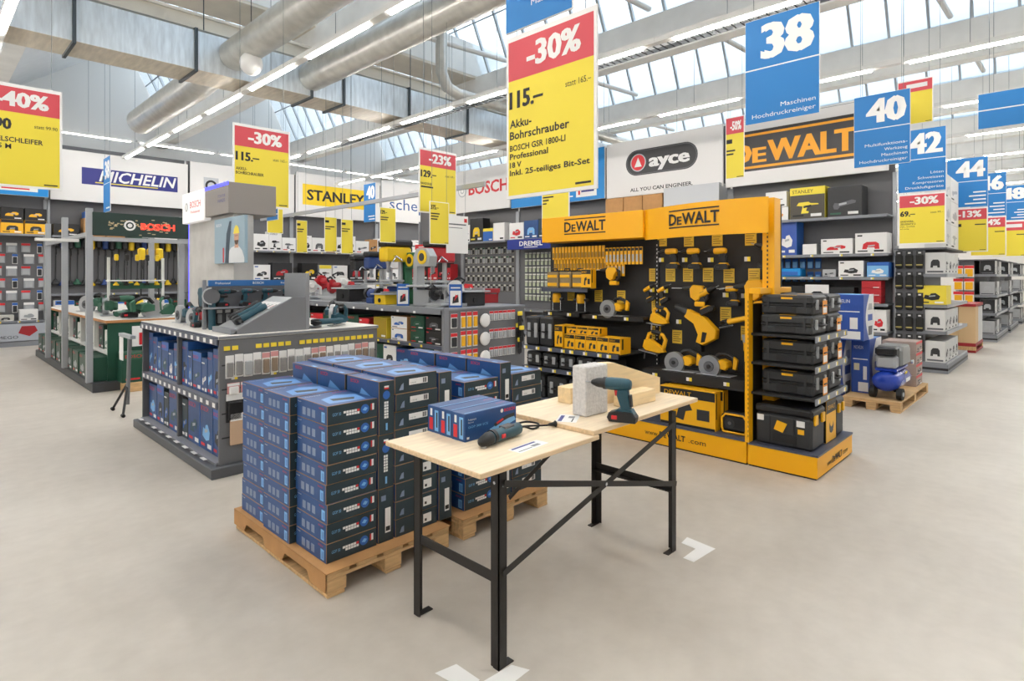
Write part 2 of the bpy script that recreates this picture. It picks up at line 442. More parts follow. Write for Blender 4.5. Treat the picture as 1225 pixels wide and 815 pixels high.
# white corner markings painted on the floor
for (pts, lab) in (([(822, 643), (856, 657), (830, 673), (817, 668), (832, 657), (815, 650)], 'white angled floor marking by the right front table leg'),
                   ([(546, 795), (574, 814), (560, 828), (520, 806)], 'white floor marking at the bottom edge left of the front leg'),
                   ([(612, 796), (634, 802), (600, 828), (574, 818)], 'white floor marking at the bottom edge right of the front leg')):
    P = [on_z(p[0], p[1], 0) for p in pts]; c = (sum(p[0] for p in P) / len(P), sum(p[1] for p in P) / len(P), 0.0)
    vs = [(p[0] - c[0], p[1] - c[1], .0015) for p in P]
    solid('floor_marking', lab, 'floor marking', B().add(vs, [tuple(range(len(vs)))], mat('floor_paint_white', '#ecebe8', .5)), c)
# ================================================================ work table in front
IRON = mat('black_angle_iron', '#2a2725', 0.45, 0.3)
t = thing('work_table', 'long pine work table on black angle-iron legs with crossed braces', 'table', (1.57, 1.70, 0))
part('table_top', B().cbox(0, 0, .837, .80, .67, .86, PINE2, .003, [PINE2, PINE2, PINE2, PINE2, PINE, PINE]), t)
tb2 = part('table_top', B().cbox(.76, 0.005, .8605, 1.85, .66, .884, PINE2, .003, [PINE2, PINE2, PINE2, PINE2, PINE, PINE]), t)
def leg(cx, cy, sx, sy):
    a_ = .048; th = .005
    b = B()
    xs = sorted((cx, cx + sx * a_)); ys = sorted((cy, cy + sy * a_))
    b.box(xs[0], min(cy, cy + sy * th), 0.004, xs[1], max(cy, cy + sy * th), .836, IRON)
    b.box(min(cx, cx + sx * th), ys[0], 0.004, max(cx, cx + sx * th), ys[1], .836, IRON)
    return b
for (cx, cy, sx, sy) in ((.13, .03, 1, 1), (.13, .62, 1, -1), (1.62, .03, -1, 1), (1.62, .62, -1, -1)):
    lg = part('leg', leg(cx, cy, sx, sy), t)
    part('foot_plate', B().box(min(cx, cx + sx * .09), min(cy, cy - sy * .0 + sy * .035), 0, max(cx, cx + sx * .09), max(cy, cy + sy * .035), .005, IRON), lg)
    part('bolt', B().cyl((cx - sx * .003, cy + sy * .025, .78), (cx, cy + sy * .025, .78), .007, CHROME, 8).cyl((cx + sx * .024, cy - sy * .004, .77), (cx + sx * .024, cy, .77), .007, CHROME, 8), lg)
for cx, sx in ((.135, 1), (1.615, -1)):
    part('side_rail', B().box(min(cx, cx + sx * .04), .04, .355, max(cx, cx + sx * .04), .61, .36, IRON).box(min(cx, cx + sx * .005), .04, .36, max(cx, cx + sx * .005), .61, .40, IRON), t)
def flat(p, q, y, w, th=.005):
    d = Vector((q[0] - p[0], 0, q[1] - p[1])).normalized(); n = Vector((-d.z, 0, d.x)) * w / 2
    return B().slab([(p[0] + n.x, p[1] + n.z), (p[0] - n.x, p[1] - n.z), (q[0] - n.x, q[1] - n.z), (q[0] + n.x, q[1] + n.z)], y, y + th, IRON)
part('cross_brace', flat((.15, .40), (1.60, .77), .022, .028), t)
part('cross_brace', flat((.15, .78), (1.60, .41), .015, .028), t)
part('cross_brace', flat((.8, .38), (1.60, .77), .625, .028), t)
part('bolt', B().cyl((.875, .010, .594), (.875, .016, .594), .009, CHROME, 8), t)

# three slim cartons side by side on the table
def slim_carton():
    Lx, Ly, Hh = .35, .097, .133
    body = B().cbox(0, 0, 0, Lx, Ly, Hh, BLUE, .002)
    pr = B()
    pr.text('BOSCH', .016, .262, .103, -.001, RED, 'L', .9, .02, w=.075).disc(.245, .111, .010, -.001, PAPER, 14)
    pr.text('Professional', .009, .02, .098, -.001, PAPER, 'L').text('Multi-Cutter', .006, .02, .086, -.001, PAPER, 'L')
    pr.text('GOP 300 SCE', .011, .02, .062, -.001, LBLUE, 'L', w=.13)
    pr.slab([(.16, .035), (.33, .075), (.345, .05), (.20, .012)], -.0012, -.0006, LBLUE)
    pr.slab([(.19, .055), (.28, .085), (.335, .088), (.335, .07), (.28, .066), (.2, .04)], -.0018, -.0012, DKGREY).slab([(.205, .058), (.25, .073), (.258, .066), (.212, .05)], -.0022, -.0018, RED)
    pr.quad(.012, .012, .026, .022, -.001, PAPER)
    # end print on the -x side
    pr.box(-.001, .012, .012, 0, .04, .115, LBLUE).box(-.0014, .018, .03, 0, .028, .105, DKGREY).box(-.0012, .055, .015, 0, .082, .075, RED).box(-.0012, .06, .085, 0, .075, .12, PAPER)
    pr.box(.01, .012, Hh, .34, .016, Hh + .0006, LBLUE).text_top('BOSCH', .012, .3, .06, Hh + .001, RED, w=.06)
    return [('print', pr.mesh('print'))], body.mesh('carton')
prt, bod = slim_carton()
for k, lab in enumerate(('front slim blue tool carton lying on the table by the multi tool', 'middle slim blue tool carton of three on the table', 'rear slim blue tool carton of three on the table')):
    o = solid('tool_carton', lab, 'carton', bod, (1.815 + .004 * k, 2.075 + .0985 * k, .86), 0, 'slim blue cartons on the table')
    part('print', prt[0][1], o)

# multi tool with its cord lying in front of them
t = thing('multi_tool', 'dark blue-grey corded multi tool lying on the table', 'power tool', (1.845, 1.955, .86), math.radians(8))
mt = B().tube([(0.02, 0, .034), (.06, 0, .036), (.12, 0, .035), (.20, 0, .034), (.245, 0, .034), (.262, 0, .034)], [.030, .032, .030, .032, .029, .016], TEAL, 18); part('motor_housing', mt, t)
part('gear_head', B().tube([(-.055, 0, .026), (-.045, 0, .028), (-.02, 0, .03), (.012, 0, .034), (.022, 0, .034)], [.008, .02, .028, .033, .031], BLACK, 18).cyl((-.025, 0, .0), (-.025, 0, .02), .015, STEEL, 12), t)
part('switch', B().cbox(.072, -.036, .026, .1, -.024, .044, RED, .002), t)
part('grip_ribs', B().tube([(.03, 0, .036), (.05, 0, .037)], .0335, BLACK, 18), t)
part('vent_panel', B().cbox(.115, -.02, .058, .19, .02, .069, MIDG, .002), t)
def _lc(x, y, z):
    c_, s__ = math.cos(math.radians(8)), math.sin(math.radians(8)); dx, dy = x - 1.845, y - 1.955
    return (dx * c_ + dy * s__, -dx * s__ + dy * c_, z)
P = [(.262, 0, .034), (.30, -.002, .03), _lc(2.20, 1.995, .008), _lc(2.265, 2.01, .005), _lc(2.31, 2.06, .005), _lc(2.295, 2.12, .005), _lc(2.235, 2.13, .005), _lc(2.20, 2.08, .005), _lc(2.225, 2.03, .012), _lc(2.27, 1.985, .014), _lc(2.30, 1.965, .014)]
cur = []
for i in range(len(P) - 1):
    for s_ in range(4):
        u_ = s_ / 4; p0 = Vector(P[max(i - 1, 0)]); p1 = Vector(P[i]); p2 = Vector(P[i + 1]); p3 = Vector(P[min(i + 2, len(P) - 1)])
        cur.append(0.5 * ((2 * p1) + (-p0 + p2) * u_ + (2 * p0 - 5 * p1 + 4 * p2 - p3) * u_ ** 2 + (-p0 + 3 * p1 - 3 * p2 + p3) * u_ ** 3))
cb = part('cord', B().tube(cur, .005, RUBBER, 8), t)
pl_ = [Vector(_lc(2.295, 1.968, .016)), Vector(_lc(2.32, 1.955, .017)), Vector(_lc(2.33, 1.95, .018)), Vector(_lc(2.334, 1.948, .018))]
part('plug', B().tube(pl_, [.007, .011, .018, .012], RUBBER, 10), cb)
# leaflets
for (p0, lab, w_, d_, ang, z) in (((1.88, 1.775), 'white leaflet with blue heading at the front table edge', .21, .075, 4, .86), ((2.40, 1.87), 'white leaflet in front of the concrete block', .16, .11, 30, .8845)):
    o = solid('leaflet', lab, 'paper', B().box(0, 0, 0, w_, d_, .0008, PAPER), (p0[0], p0[1], z), math.radians(ang))
    part('heading', B().box(.01, d_ * .72, .0008, w_ * .85, d_ * .9, .0013, PURP).box(.01, d_ * .2, .0008, w_ * .5, d_ * .26, .0013, INK).box(w_ * .55, d_ * .2, .0008, w_ * .8, d_ * .5, .0013, GREY), o)
# aerated concrete block and timber offcuts
LB = mat('aerated_concrete', '#d2cfcc', 0.95, noise=0.12, nscale=60, bump=0.4)
bb = B().cbox(0, 0, 0, .19, .10, .27, LB, .006)
solid('concrete_block', 'pale grey aerated concrete block standing upright on the table', 'block', bb, (2.525, 1.90, .8845), math.radians(-3))
PINE3 = mat('pine_offcut', '#ecd2a4', 0.6, noise=0.1, nscale=5, stretch=(1.2, 9, 9))
solid('timber_block', 'small pine block at the back left of the concrete block', 'timber', B().cbox(0, 0, 0, .17, .10, .095, PINE3, .003), (2.72, 2.16, .8845))
solid('timber_block', 'pine block lying on the table behind the cordless drill', 'timber', B().cbox(0, 0, 0, .30, .095, .075, PINE3, .003), (2.86, 1.86, .8845), math.radians(-2))
solid('rafter_offcut', 'slanted pine rafter offcut leaning up behind the drill', 'timber', B().slab([(0, .19), (.07, .245), (.16, .24), (.62, .10), (.62, .0), (.55, 0), (.2, .0), (.0, .0)], 0, .055, PINE3, .003), (2.78, 2.02, .8845), math.radians(-6))

# ================================================================ hand tools (front looks to local -y, nose to local -x or +x)
def drill_kit(main, dark, acc, key, grp=None):
    grp = grp or main
    def fn():
        body = B().lathe([(-.10, .012), (-.098, .022), (-.085, .030), (-.05, .033), (.0, .033), (.03, .031), (.045, .028)], main, 'x', (0, 0, .19), 16)
        chuck = B().lathe([(.045, .026), (.07, .025), (.085, .022), (.105, .014), (.112, .010)], dark, 'x', (0, 0, .19), 14).lathe([(.03, .0325), (.046, .0315)], dark, 'x', (0, 0, .19), 14)
        bit = B().cyl((.11, 0, .19), (.145, 0, .19), .004, STEEL, 8)
        grip = B().slab([(-.085, .17), (-.03, .165), (-.025, .135), (-.045, .075), (-.05, .05), (-.1, .05), (-.098, .08), (-.09, .12)], -.019, .019, grp, .008)
        pad = B().slab([(-.1, .14), (-.088, .14), (-.095, .08), (-.106, .08)], -.016, .016, dark, .004)
        trig = B().slab([(-.03, .16), (-.012, .158), (-.016, .13), (-.032, .128)], -.009, .009, acc, .003)
        bat = B().slab([(-.125, .0), (.01, .0), (.022, .02), (.012, .045), (-.02, .056), (-.11, .056), (-.13, .03)], -.036, .036, dark, .008)
        shoe = B().slab([(-.12, .045), (-.005, .045), (-.035, .068), (-.105, .068)], -.028, .028, main, .005)
        btn = B().cbox(-.035, .034, .015, -.005, .040, .035, acc, .002).cbox(-.035, -.040, .015, -.005, -.034, .035, acc, .002)
        lab = B().text('BOSCH' if acc is RED else 'DEWALT', .01, -.02, .195, -.0335, RED if acc is RED else INK, 'C', w=.045)
        return [('motor_housing', body.mesh('motor_housing'), [('lettering', lab.mesh('lettering'))]), ('chuck', chuck.mesh('chuck'), [('drill_bit', bit.mesh('drill_bit'))]),
                ('grip', grip.mesh('grip'), [('rubber_pad', pad.mesh('rubber_pad'))]), ('trigger', trig.mesh('trigger')), ('battery', bat.mesh('battery'), [('release_button', btn.mesh('release_button'))]), ('battery_shoe', shoe.mesh('battery_shoe'))]
    return cached(('drill', key), fn)
kit(drill_kit(TEAL, BLACK, RED, 'bosch'), 'cordless_drill', 'dark blue-green cordless drill standing on its battery on the table', 'drill', (2.575, 1.765, .8845), 0, None, (0, 0, math.radians(108)), 1.02)
# ================================================================ pallets and the stacked cartons
def make_pallet(name, label, loc, rz=0.0, w=.8, L=1.2, sheet=True, flap_left=True):
    t = thing(name, label, 'pallet', loc, rz)
    bd = B().cbox(0, 0, .108, .128, L, .13, WOOD, .003).mesh('deck_board')
    n = 5; gap = (w - n * .128) / (n - 1)
    for k in range(n): part('deck_board', bd, t, (k * (.128 + gap), 0, 0))
    cr = B().cbox(0, 0, .088, w, .12, .108, WOOD, .003).mesh('cross_board')
    sk = B().cbox(0, 0, 0, .1, L, .02, WOOD, .003).mesh('skid_board')
    bl = B().cbox(0, 0, .02, .11, .12, .088, WOOD, .004).mesh('block')
    for y in (0, L / 2 - .06, L - .12): part('cross_board', cr, t, (0, y, 0))
    for x in (0, w / 2 - .05, w - .1): part('skid_board', sk, t, (x, 0, 0))
    for x in (0, w / 2 - .055, w - .11):
        for y in (0, L / 2 - .06, L - .12): part('block', bl, t, (x, y, 0))
    if sheet:
        s = B().box(-.012, -.01, .1305, w, L, .1335, CARD)
        if flap_left:                            # the sheet folds down over the long side with cut-outs at the fork openings
            vs = [(0, .133), (0, .035), (.16, .035), (.2, .085), (.46, .085), (.5, .035), (.72, .035), (.76, .085), (1.0, .085), (1.04, .035), (1.2, .035), (1.2, .133)]
            s.add([(-.012, y, z) for y, z in vs] + [(-.009, y, z) for y, z in vs], [tuple(range(12)), tuple(range(12, 24))[::-1]] + [(i, i + 12, (i + 1) % 12 + 12, (i + 1) % 12) for i in range(12)], CARD)
        part('cardboard_sheet', s, t)
    return t
make_pallet('pallet', 'wooden pallet with cardboard sheet under the left blue carton stack', (1.47, 2.74, 0))
make_pallet('pallet', 'pale wooden pallet under the right blue carton stack behind the table', (2.385, 2.74, 0), flap_left=False)

CW, CD, CH = .305, .345, .103
NOTE = mat('carton_print_grey', '#7f8ea8', .5)
GLOW = mat('carton_photo_blue', '#5f93cc', .4)
def flat_carton(front):
    b = B().cbox(0, 0, 0, CW, CD, CH, KRAFT, .0022, [BLUE, BLUE, NAVY, NAVY, BLUE, BLUE])
    p = B()
    # long side, looking to -x
    p.box(-.0008, .025, .012, 0, .06, .066, LBLUE).box(-.0012, .03, .02, 0, .048, .056, GLOW).text_x('BOSCH', .011, .085, .078, -.001, RED, 'L', w=.05)
    for k in range(3): p.box(-.0008, .13 + .055 * k, .02, 0, .165 + .055 * k, .062, NOTE)
    p.text_x('Professional', .007, CD - .015, .084, -.001, PAPER, 'L')
    # top
    p.add([(.04, .05, CH + .0006), (.25, .03, CH + .0006), (.28, .19, CH + .0006), (.17, .24, CH + .0006), (.06, .18, CH + .0006)], [(0, 1, 2, 3, 4)], GLOW)
    p.add([(.09, .1, CH + .001), (.2, .07, CH + .001), (.23, .12, CH + .001), (.1, .16, CH + .001)], [(0, 1, 2, 3)], DKGREY)
    p.text_top('BOSCH', .022, .24, .29, CH + .001, RED, w=.09).text_top('Professional', .012, .07, .29, CH + .001, PAPER, w=.09)
    if front == 'logo':
        p.text('GOP 30', .017, .03, .045, -.001, LBLUE, 'L', w=.05)
        for i in range(6):
            for j in range(2 if i else 1): p.quad(.095 + .0165 * i, .036 + .0145 * (1 - j), .109 + .0165 * i, .048 + .0145 * (1 - j), 0, RED if (i, j) == (5, 0) else PAPER)
        p.disc(.225, .055, .026, -.001, BLUE2, 16).slab([(.21, .05), (.225, .066), (.242, .058), (.23, .044)], -.0016, -.001, LBLUE)
        p.quad(.262, .042, .27, .078, 0, RED).quad(.271, .042, .283, .078, 0, PAPER)
    elif front == 'label':
        p.quad(.10, .042, .235, .078, 0, PAPER); p.text('3 165 140', .008, .11, .05, -.0016, INK, 'L')
        for k in range(3): p.box(.2 + .01 * k, -.0018, .046, .206 + .01 * k, -.0008, .074, INK)
        p.slab([(.03, .02), (.06, .02), (.06, .06), (.045, .05)], -.001, 0, NOTE)
    else:
        p.quad(.2, .025, .26, .078, 0, PAPER).slab([(.03, .02), (.06, .02), (.06, .055), (.045, .05)], -.001, 0, NOTE)
        p.box(.21, -.0018, .035, .225, -.0008, .05, INK)
    return b.mesh('tool_carton'), p.mesh('print')
def stand_carton(front):
    b = B().cbox(0, 0, 0, CH, CD, CW, KRAFT, .0022, [BLUE, BLUE, NAVY, NAVY, BLUE, BLUE])
    p = B()
    p.add([(-.0008, .28, .06), (-.0008, .06, .05), (-.0008, .05, .2), (-.0008, .18, .25)], [(0, 1, 2, 3)], GLOW).text_x('BOSCH', .022, .3, .27, -.001, RED, 'L', w=.09)
    p.box(.01, .05, CW, .03, .1, CW + .0008, LBLUE)
    p.text_top('BOSCH', .014, .06, .25, CW + .001, RED, w=.06)
    if front == 'logo':
        p.disc(.05, .225, .024, -.001, BLUE2, 14)
        for i in range(6):
            for j in range(2): p.quad(.036 + .0145 * j, .175 - .0165 * i, .048 + .0145 * j, .188 - .0165 * i, 0, PAPER)
        p.quad(.036, .258, .066, .266, 0, RED).quad(.036, .267, .066, .277, 0, PAPER)
        p.quad(.046, .025, .058, .065, 0, LBLUE)
    else:
        p.quad(.046, .05, .082, .19, 0, PAPER).box(.05, -.0018, .06, .078, -.0008, .085, INK).quad(.02, .235, .05, .265, 0, NOTE)
    return b.mesh('tool_carton'), p.mesh('print')
FC = {k: flat_carton(k) for k in ('logo', 'label', 'small')}
SCN = {k: stand_carton(k) for k in ('logo', 'label')}
rowname = ('front', 'middle', 'back')
rnd = random.Random(3)
def stack(xs, cols, rowy, pal, z0=.1335):
    """cols = (x, kind, count, front) ; named by their place on the pallet"""
    cn = ('far left', 'second', 'third', 'fourth')
    for r, y in enumerate(rowy):
        for c, (x, kind, cnt, front) in enumerate(cols):
            xo = x + xs[r] if c == 0 else x
            n = cnt if not isinstance(cnt, tuple) else cnt[r]
            for k in range(n):
                j = rnd.uniform(-.004, .004)
                fr = front
                if kind == 'flat' and front == 'small': fr = 'label' if k >= n - 4 else 'small'
                if kind == 'stand' and front == 'mix': fr = 'logo' if k >= n - 2 else 'label'
                body, pr = FC[fr] if kind == 'flat' else SCN[fr if fr in SCN else 'logo']
                hh = (CH if kind == 'flat' else CW) + .0006
                lab = '%s %s blue carton from the top, %s stack, %s row, %s pallet' % (nth(n - 1 - k), 'flat' if kind == 'flat' else 'upright', cn[c], rowname[r], pal)
                o = solid('tool_carton', lab, 'carton', body, (xo + (j if kind == 'flat' else 0), y + rnd.uniform(-.004, .004), z0 + k * hh), 0, 'blue tool cartons on the two pallets')
                part('print', pr, o)
ROWY = (2.825, 3.185, 3.545)
stack((0, -.035, -.02), [(1.512, 'flat', 8, 'logo'), (1.827, 'stand', 3, 'mix'), (1.938, 'flat', (9, 9, 9), 'small'), (2.258, 'stand', 3, 'label')], ROWY, 'left')
stack((0, 0, 0), [(2.468, 'flat', (8, 8, 8), 'logo'), (2.793, 'stand', 3, 'label'), (2.905, 'flat', 8, 'label')], ROWY, 'right')
# ================================================================ the yellow tool rack
BP = mat('black_backboard', '#1d1c1d', 0.6)
RAILB = mat('price_rail_dark', '#4b5060', 0.4)
def brand_logo(b, x, z, y, w, m, lines=True):
    """lettering with a bar above and below, front face"""
    h = w * .2
    x0 = x - w / 2
    b.text('D', h, x0, z, y, m, 'L', 1.0, .03, w=w * .17); b.text('E', h * .72, x0 + w * .185, z, y, m, 'L', 1.0, .03, w=w * .10)
    b.text('WALT', h, x0 + w * .295, z, y, m, 'L', 1.0, .03, w=w * .705)
    if lines:
        for q in range(10):
            xa, xb = x0 + w * q / 10, x0 + w * (q + 1) / 10
            b.box(xa, y - .001, z - h * .28, xb, y, z - h * .17, m); b.box(xa, y - .001, z + h * 1.17, xb, y, z + h * 1.28, m)
    return b
r = thing('tool_rack', 'tall bright yellow and black branded power tool rack with curved header', 'display rack', (5.05, 2.07, 0), FACE_X)
# local frame of the rack: x runs to -Y, y runs to +X (depth), z up
def loc_r(Yw): return 2.07 - Yw
xl, xr_ = loc_r(4.78), loc_r(2.07)
part('back_panel', B().cbox(xl, .56, .1, loc_r(3.27), .59, 2.3, BP, .004), r)
part('back_panel', B().cbox(loc_r(3.25), .56, .1, loc_r(1.98), .59, 2.3, BP, .004), r)
pl = part('plinth', B().cbox(xl, 0, 0.012, xr_, .59, .2, YEL, .005).box(xl, .01, 0, xr_, .58, .012, BLACK).box(xl, -.004, .2, xr_, .59, .222, RAILB), r)
lt = B().text('www.', .05, loc_r(3.075), .085, -.002, INK, 'L', w=.15); brand_logo(lt, loc_r(2.78), .085, -.002, .27, INK, False); lt.text('.com', .05, loc_r(2.61), .085, -.002, INK, 'L', w=.17)
part('lettering', lt, pl)
# header, flat on the left and bowed on the right
hd = part('header', B().cbox(loc_r(4.66), .26, 2.045, loc_r(3.26), .30, 2.335, YEL, .004).box(loc_r(4.66), .30, 2.045, loc_r(3.26), .56, 2.06, YEL), r)
lg = B(); brand_logo(lg, loc_r(4.02), 2.155, .259, .58, INK); part('lettering', lg, hd)
pts = []
for k in range(17):
    s_ = k / 16; Yw = 3.26 - s_ * 1.33; pts.append((loc_r(Yw), .30 - .24 * math.sin(PI * (0.0 + .72 * s_))))
b = B()
vs = [(p[0], p[1], 2.02) for p in pts] + [(p[0], p[1], 2.335) for p in pts] + [(p[0], p[1] + .02, 2.02) for p in pts] + [(p[0], p[1] + .02, 2.335) for p in pts]
n = 17; fs = []
for k in range(16):
    fs += [(k, k + 1, n + k + 1, n + k), (2 * n + k, 3 * n + k, 3 * n + k + 1, 2 * n + k + 1), (n + k, n + k + 1, 3 * n + k + 1, 3 * n + k), (k, 2 * n + k, 2 * n + k + 1, k + 1)]
b.add(vs[:34], [(k, k + 1, n + k + 1, n + k) for k in range(16)], YEL, True)
b.add(vs, [f for f in fs if not (max(f) < 34)], YEL, False)
hd2 = part('header', b, r)
lg = B(); brand_logo(lg, loc_r(2.62), 2.14, 0, .56, INK)
lg.v = [(v[0], (.30 - .24 * math.sin(PI * .72 * ((loc_r(3.26) * -1 + v[0]) / 1.33))) - .006 + v[1], v[2]) for v in lg.v]
part('lettering', lg, hd2)
part('post', B().cbox(loc_r(2.03), .25, .2, loc_r(1.925), .40, 2.34, YEL, .004), r)
pp = B()
for k in range(34): pp.box(loc_r(1.985), .236, .9 + .04 * k, loc_r(1.975), .2405, .92 + .04 * k, INK)
part('slot_strip', pp, r)
for Yw in (3.26,):
    pp = B().box(loc_r(Yw + .02), .545, .2, loc_r(Yw - .02), .56, 2.03, BLACK)
    for k in range(40): pp.box(loc_r(Yw + .005), .543, .25 + .044 * k, loc_r(Yw - .005), .546, .268 + .044 * k, PAPER)
    part('slotted_upright', pp, r)
# shelves of the left bay, with tilted price rails
RTAG = B().box(-.028, -.0015, -.017, .0, 0, .017, PAPER).box(0, -.0015, -.017, .028, 0, .017, TAGY).mesh('price_tag')
def shelf_rail(parent, x0, x1, y0, y1, z, m=DKGREY, rail=RAILB, tags=0, th=.022, rh=.045):
    s = part('shelf', B().cbox(x0, y0, z - th, x1, y1, z, m, .002), parent)
    part('price_rail', B().box(x0, y0 - .008, z - rh, x1, y0, z + .002, rail), s)
    if tags:
        for k in range(tags):
            xx = x0 + (x1 - x0) * (k + .5) / tags + ((k * 37) % 7 - 3) * .01
            part('price_tag', RTAG, s, (xx, y0 - .008, z - rh / 2))
    return s
shelf_rail(r, loc_r(4.78), loc_r(3.42), .05, .56, .82, tags=8)
shelf_rail(r, loc_r(4.78), loc_r(3.42), .05, .56, .58, tags=7)
shelf_rail(r, loc_r(4.70), loc_r(4.0), .30, .56, 1.50, tags=0)
shelf_rail(r, loc_r(3.2), loc_r(2.15), .16, .56, .70, BP, BP, tags=3, rh=.1)
shelf_rail(r, loc_r(4.1), loc_r(3.3), .34, .56, 1.2, BP, BP, tags=2)
shelf_rail(r, loc_r(4.7), loc_r(4.15), .34, .56, 1.21, BP, BP, tags=2)

# end bay: base, side panel and three shelves with rails towards the aisle
e = thing('end_rack', 'low yellow end rack with black shelves full of tool cases', 'display rack', (5.05, 1.5, 0))
bs = part('plinth', B().cbox(0, 0, .012, 1.0, .56, .185, YEL, .005).box(.01, .01, 0, .99, .55, .012, BLACK).box(0, -.006, .185, 1.0, .56, .20, RAILB), e)
lt = B().text('www.', .05, .25, .06, -.002, INK, 'L', w=.13); brand_logo(lt, .53, .06, -.002, .28, INK, False); lt.text('.com', .05, .70, .06, -.002, INK, 'L', w=.14); part('lettering', lt, bs)
part('side_panel', B().cbox(-.01, .545, .2, .08, .58, 1.54, YEL, .003).box(.08, .545, .2, 1.0, .565, 1.40, BP).cbox(.0, .45, 1.49, .75, .57, 1.54, YEL, .004), e)
pp = B()
for k in range(30): pp.box(-.0115, .548, .25 + .04 * k, -.0095, .553, .27 + .04 * k, INK)
part('slot_strip', pp, e)
for z in (.64, .90, 1.15): shelf_rail(e, .04, .93, .03, .545, z, BP, SHELFG, tags=4, rh=.05)

# tool cases
def case_kit(w, d, h, key, latch=True, tagc=True):
    def fn():
        c = .018
        body = B().cbox(0, 0, 0, w, d, h * .5 - .003, DKGREY, c)
        lid = B().cbox(0, 0, h * .5 + .003, w, d, h, DKGREY, c)
        rim = B().cbox(.004, .004, h * .5 - .01, w - .004, d - .004, h * .5 + .01, BLACK, .004)
        ribs = B()
        ribs.box(-.003, d * .30, h * .12, .004, d * .70, h * .42, BLACK)               # hand recess on the long side
        for k in (.12, .84): ribs.box(-.004, d * k, h * .1, .004, d * k + .02, h * .9, DKGREY)
        lat = B()
        lat2 = B().cbox(w * .72, -.012, h * .28, w * .72 + .045, .006, h * .78, LGREY, .003)
        lat.cbox(w * .2, -.012, h * .28, w * .2 + .045, .006, h * .78, LGREY, .003)
        hdl = B().tube([(w * .34, 0, h * .5), (w * .36, -.035, h * .5), (w * .64, -.035, h * .5), (w * .66, 0, h * .5)], .01, BLACK, 8)
        logo = B().box(w * .02, d * .32, h - .0005, w * .10, d * .62, h + .001, YELP).box(-.001, d * .38, h * .80, .001, d * .60, h * .9, YELP)
        tg = B().box(w * .3, -.042, h * .05, w * .62, -.0405, h * .75, ORANGE).box(w * .33, -.0425, h * .12, w * .59, -.042, h * .4, PAPER)
        out = [('case_body', body.mesh('case_body'), [('side_ribs', ribs.mesh('side_ribs'))]), ('lid', lid.mesh('lid'), [('badge', logo.mesh('badge'))]), ('seal', rim.mesh('seal')), ('latch', lat.mesh('latch')), ('latch', lat2.mesh('latch')), ('carry_handle', hdl.mesh('carry_handle'))]
        if tagc: out.append(('hang_tag', tg.mesh('hang_tag')))
        return out
    return cached(('case', key), fn)
spots = []
for zi, (z, lay, h) in enumerate(((.64, 1, .2), (.90, 1, .2), (1.15, 2, .165))):
    for c in range(2):
        for l in range(lay): spots.append((zi, z, l, c, h))
sn = ('bottom shelf', 'middle shelf', 'top shelf')
for i, (zi, z, l, c, h) in enumerate(spots):
    lab = 'black tool case on the %s of the yellow end rack, %s%s' % (sn[zi], ('front one' if c == 0 else 'rear one'), '' if zi < 2 else (', upper layer' if l else ', lower layer'))
    kit(case_kit(.37, .42, h, ('a', h, (i % 3) != 1), tagc=(i % 3) != 1), 'tool_case', lab, 'tool case', (5.12 + c * .415 + (.03 if zi < 2 else 0) + .02 * l, 1.56, z + .001 + l * (h + .001)), 0, 'black tool cases on the end rack')
# big toolboxes on the base
def big_box(w, d, h, key):
    def fn():
        body = B().cbox(0, 0, 0, w, d, h * .78, DKGREY, .02); lid = B().cbox(-.006, -.006, h * .78 + .003, w + .006, d + .006, h, BLACK, .02)
        rec = B().box(-.004, d * .25, .04, .004, d * .68, .11, BLACK)
        lb = B().add([(-.0052, d * .66, .14), (-.0052, d * .50, .12), (-.0052, d * .42, .2), (-.0052, d * .6, .22)], [(0, 1, 2, 3)], YELP).box(-.0052, d * .84, .2, -.002, d * .96, .25, PAPER).box(-.0052, d * .12, .19, -.002, d * .26, .24, PAPER).box(-.0052, d * .13, .13, -.002, d * .24, .17, YELP)
        ltc = B().cbox(w * .1, -.02, h * .62, w * .32, .0, h * .86, YELP, .004); ltd = B().cbox(w * .66, -.02, h * .62, w * .88, 0, h * .86, YELP, .004)
        rib = B().box(-.003, d * .3, 0.02, .003, d * .32, h * .75, BLACK).box(-.003, d * .72, .02, .003, d * .74, h * .75, BLACK)
        return [('box_body', body.mesh('box_body'), [('hand_recess', rec.mesh('hand_recess')), ('stickers', lb.mesh('stickers')), ('ribs', rib.mesh('ribs'))]), ('lid', lid.mesh('lid')), ('latch', ltc.mesh('latch')), ('latch', ltd.mesh('latch'))]
    return cached(('big', key), fn)
kit(big_box(.32, .46, .34, 1), 'toolbox', 'large black toolbox with yellow stickers at the front corner of the end rack', 'toolbox', (5.12, 1.56, .201))
kit(big_box(.22, .42, .34, 2), 'toolbox', 'large black toolbox at the far end of the yellow end rack', 'toolbox', (5.78, 1.56, .201))
o = solid('tool_carton', 'yellow and black carton with tool picture between the two large toolboxes', 'carton', B().cbox(0, 0, 0, .28, .42, .36, YELP, .003, [BLACK, BLACK, YELP, YELP, BLACK, BLACK]), (5.475, 1.555, .201))
pb = B().quad(0.002, .25, .278, .358, 0, BLACK).text('DEWALT', .04, .14, .28, -.002, YELP, w=.2).disc(.14, .13, .06, -.002, DKGREY).disc(.14, .17, .045, -.0025, YELP).quad(.1, .08, .19, .11, -.001, BLACK); part('print', pb, o)
pb = B()

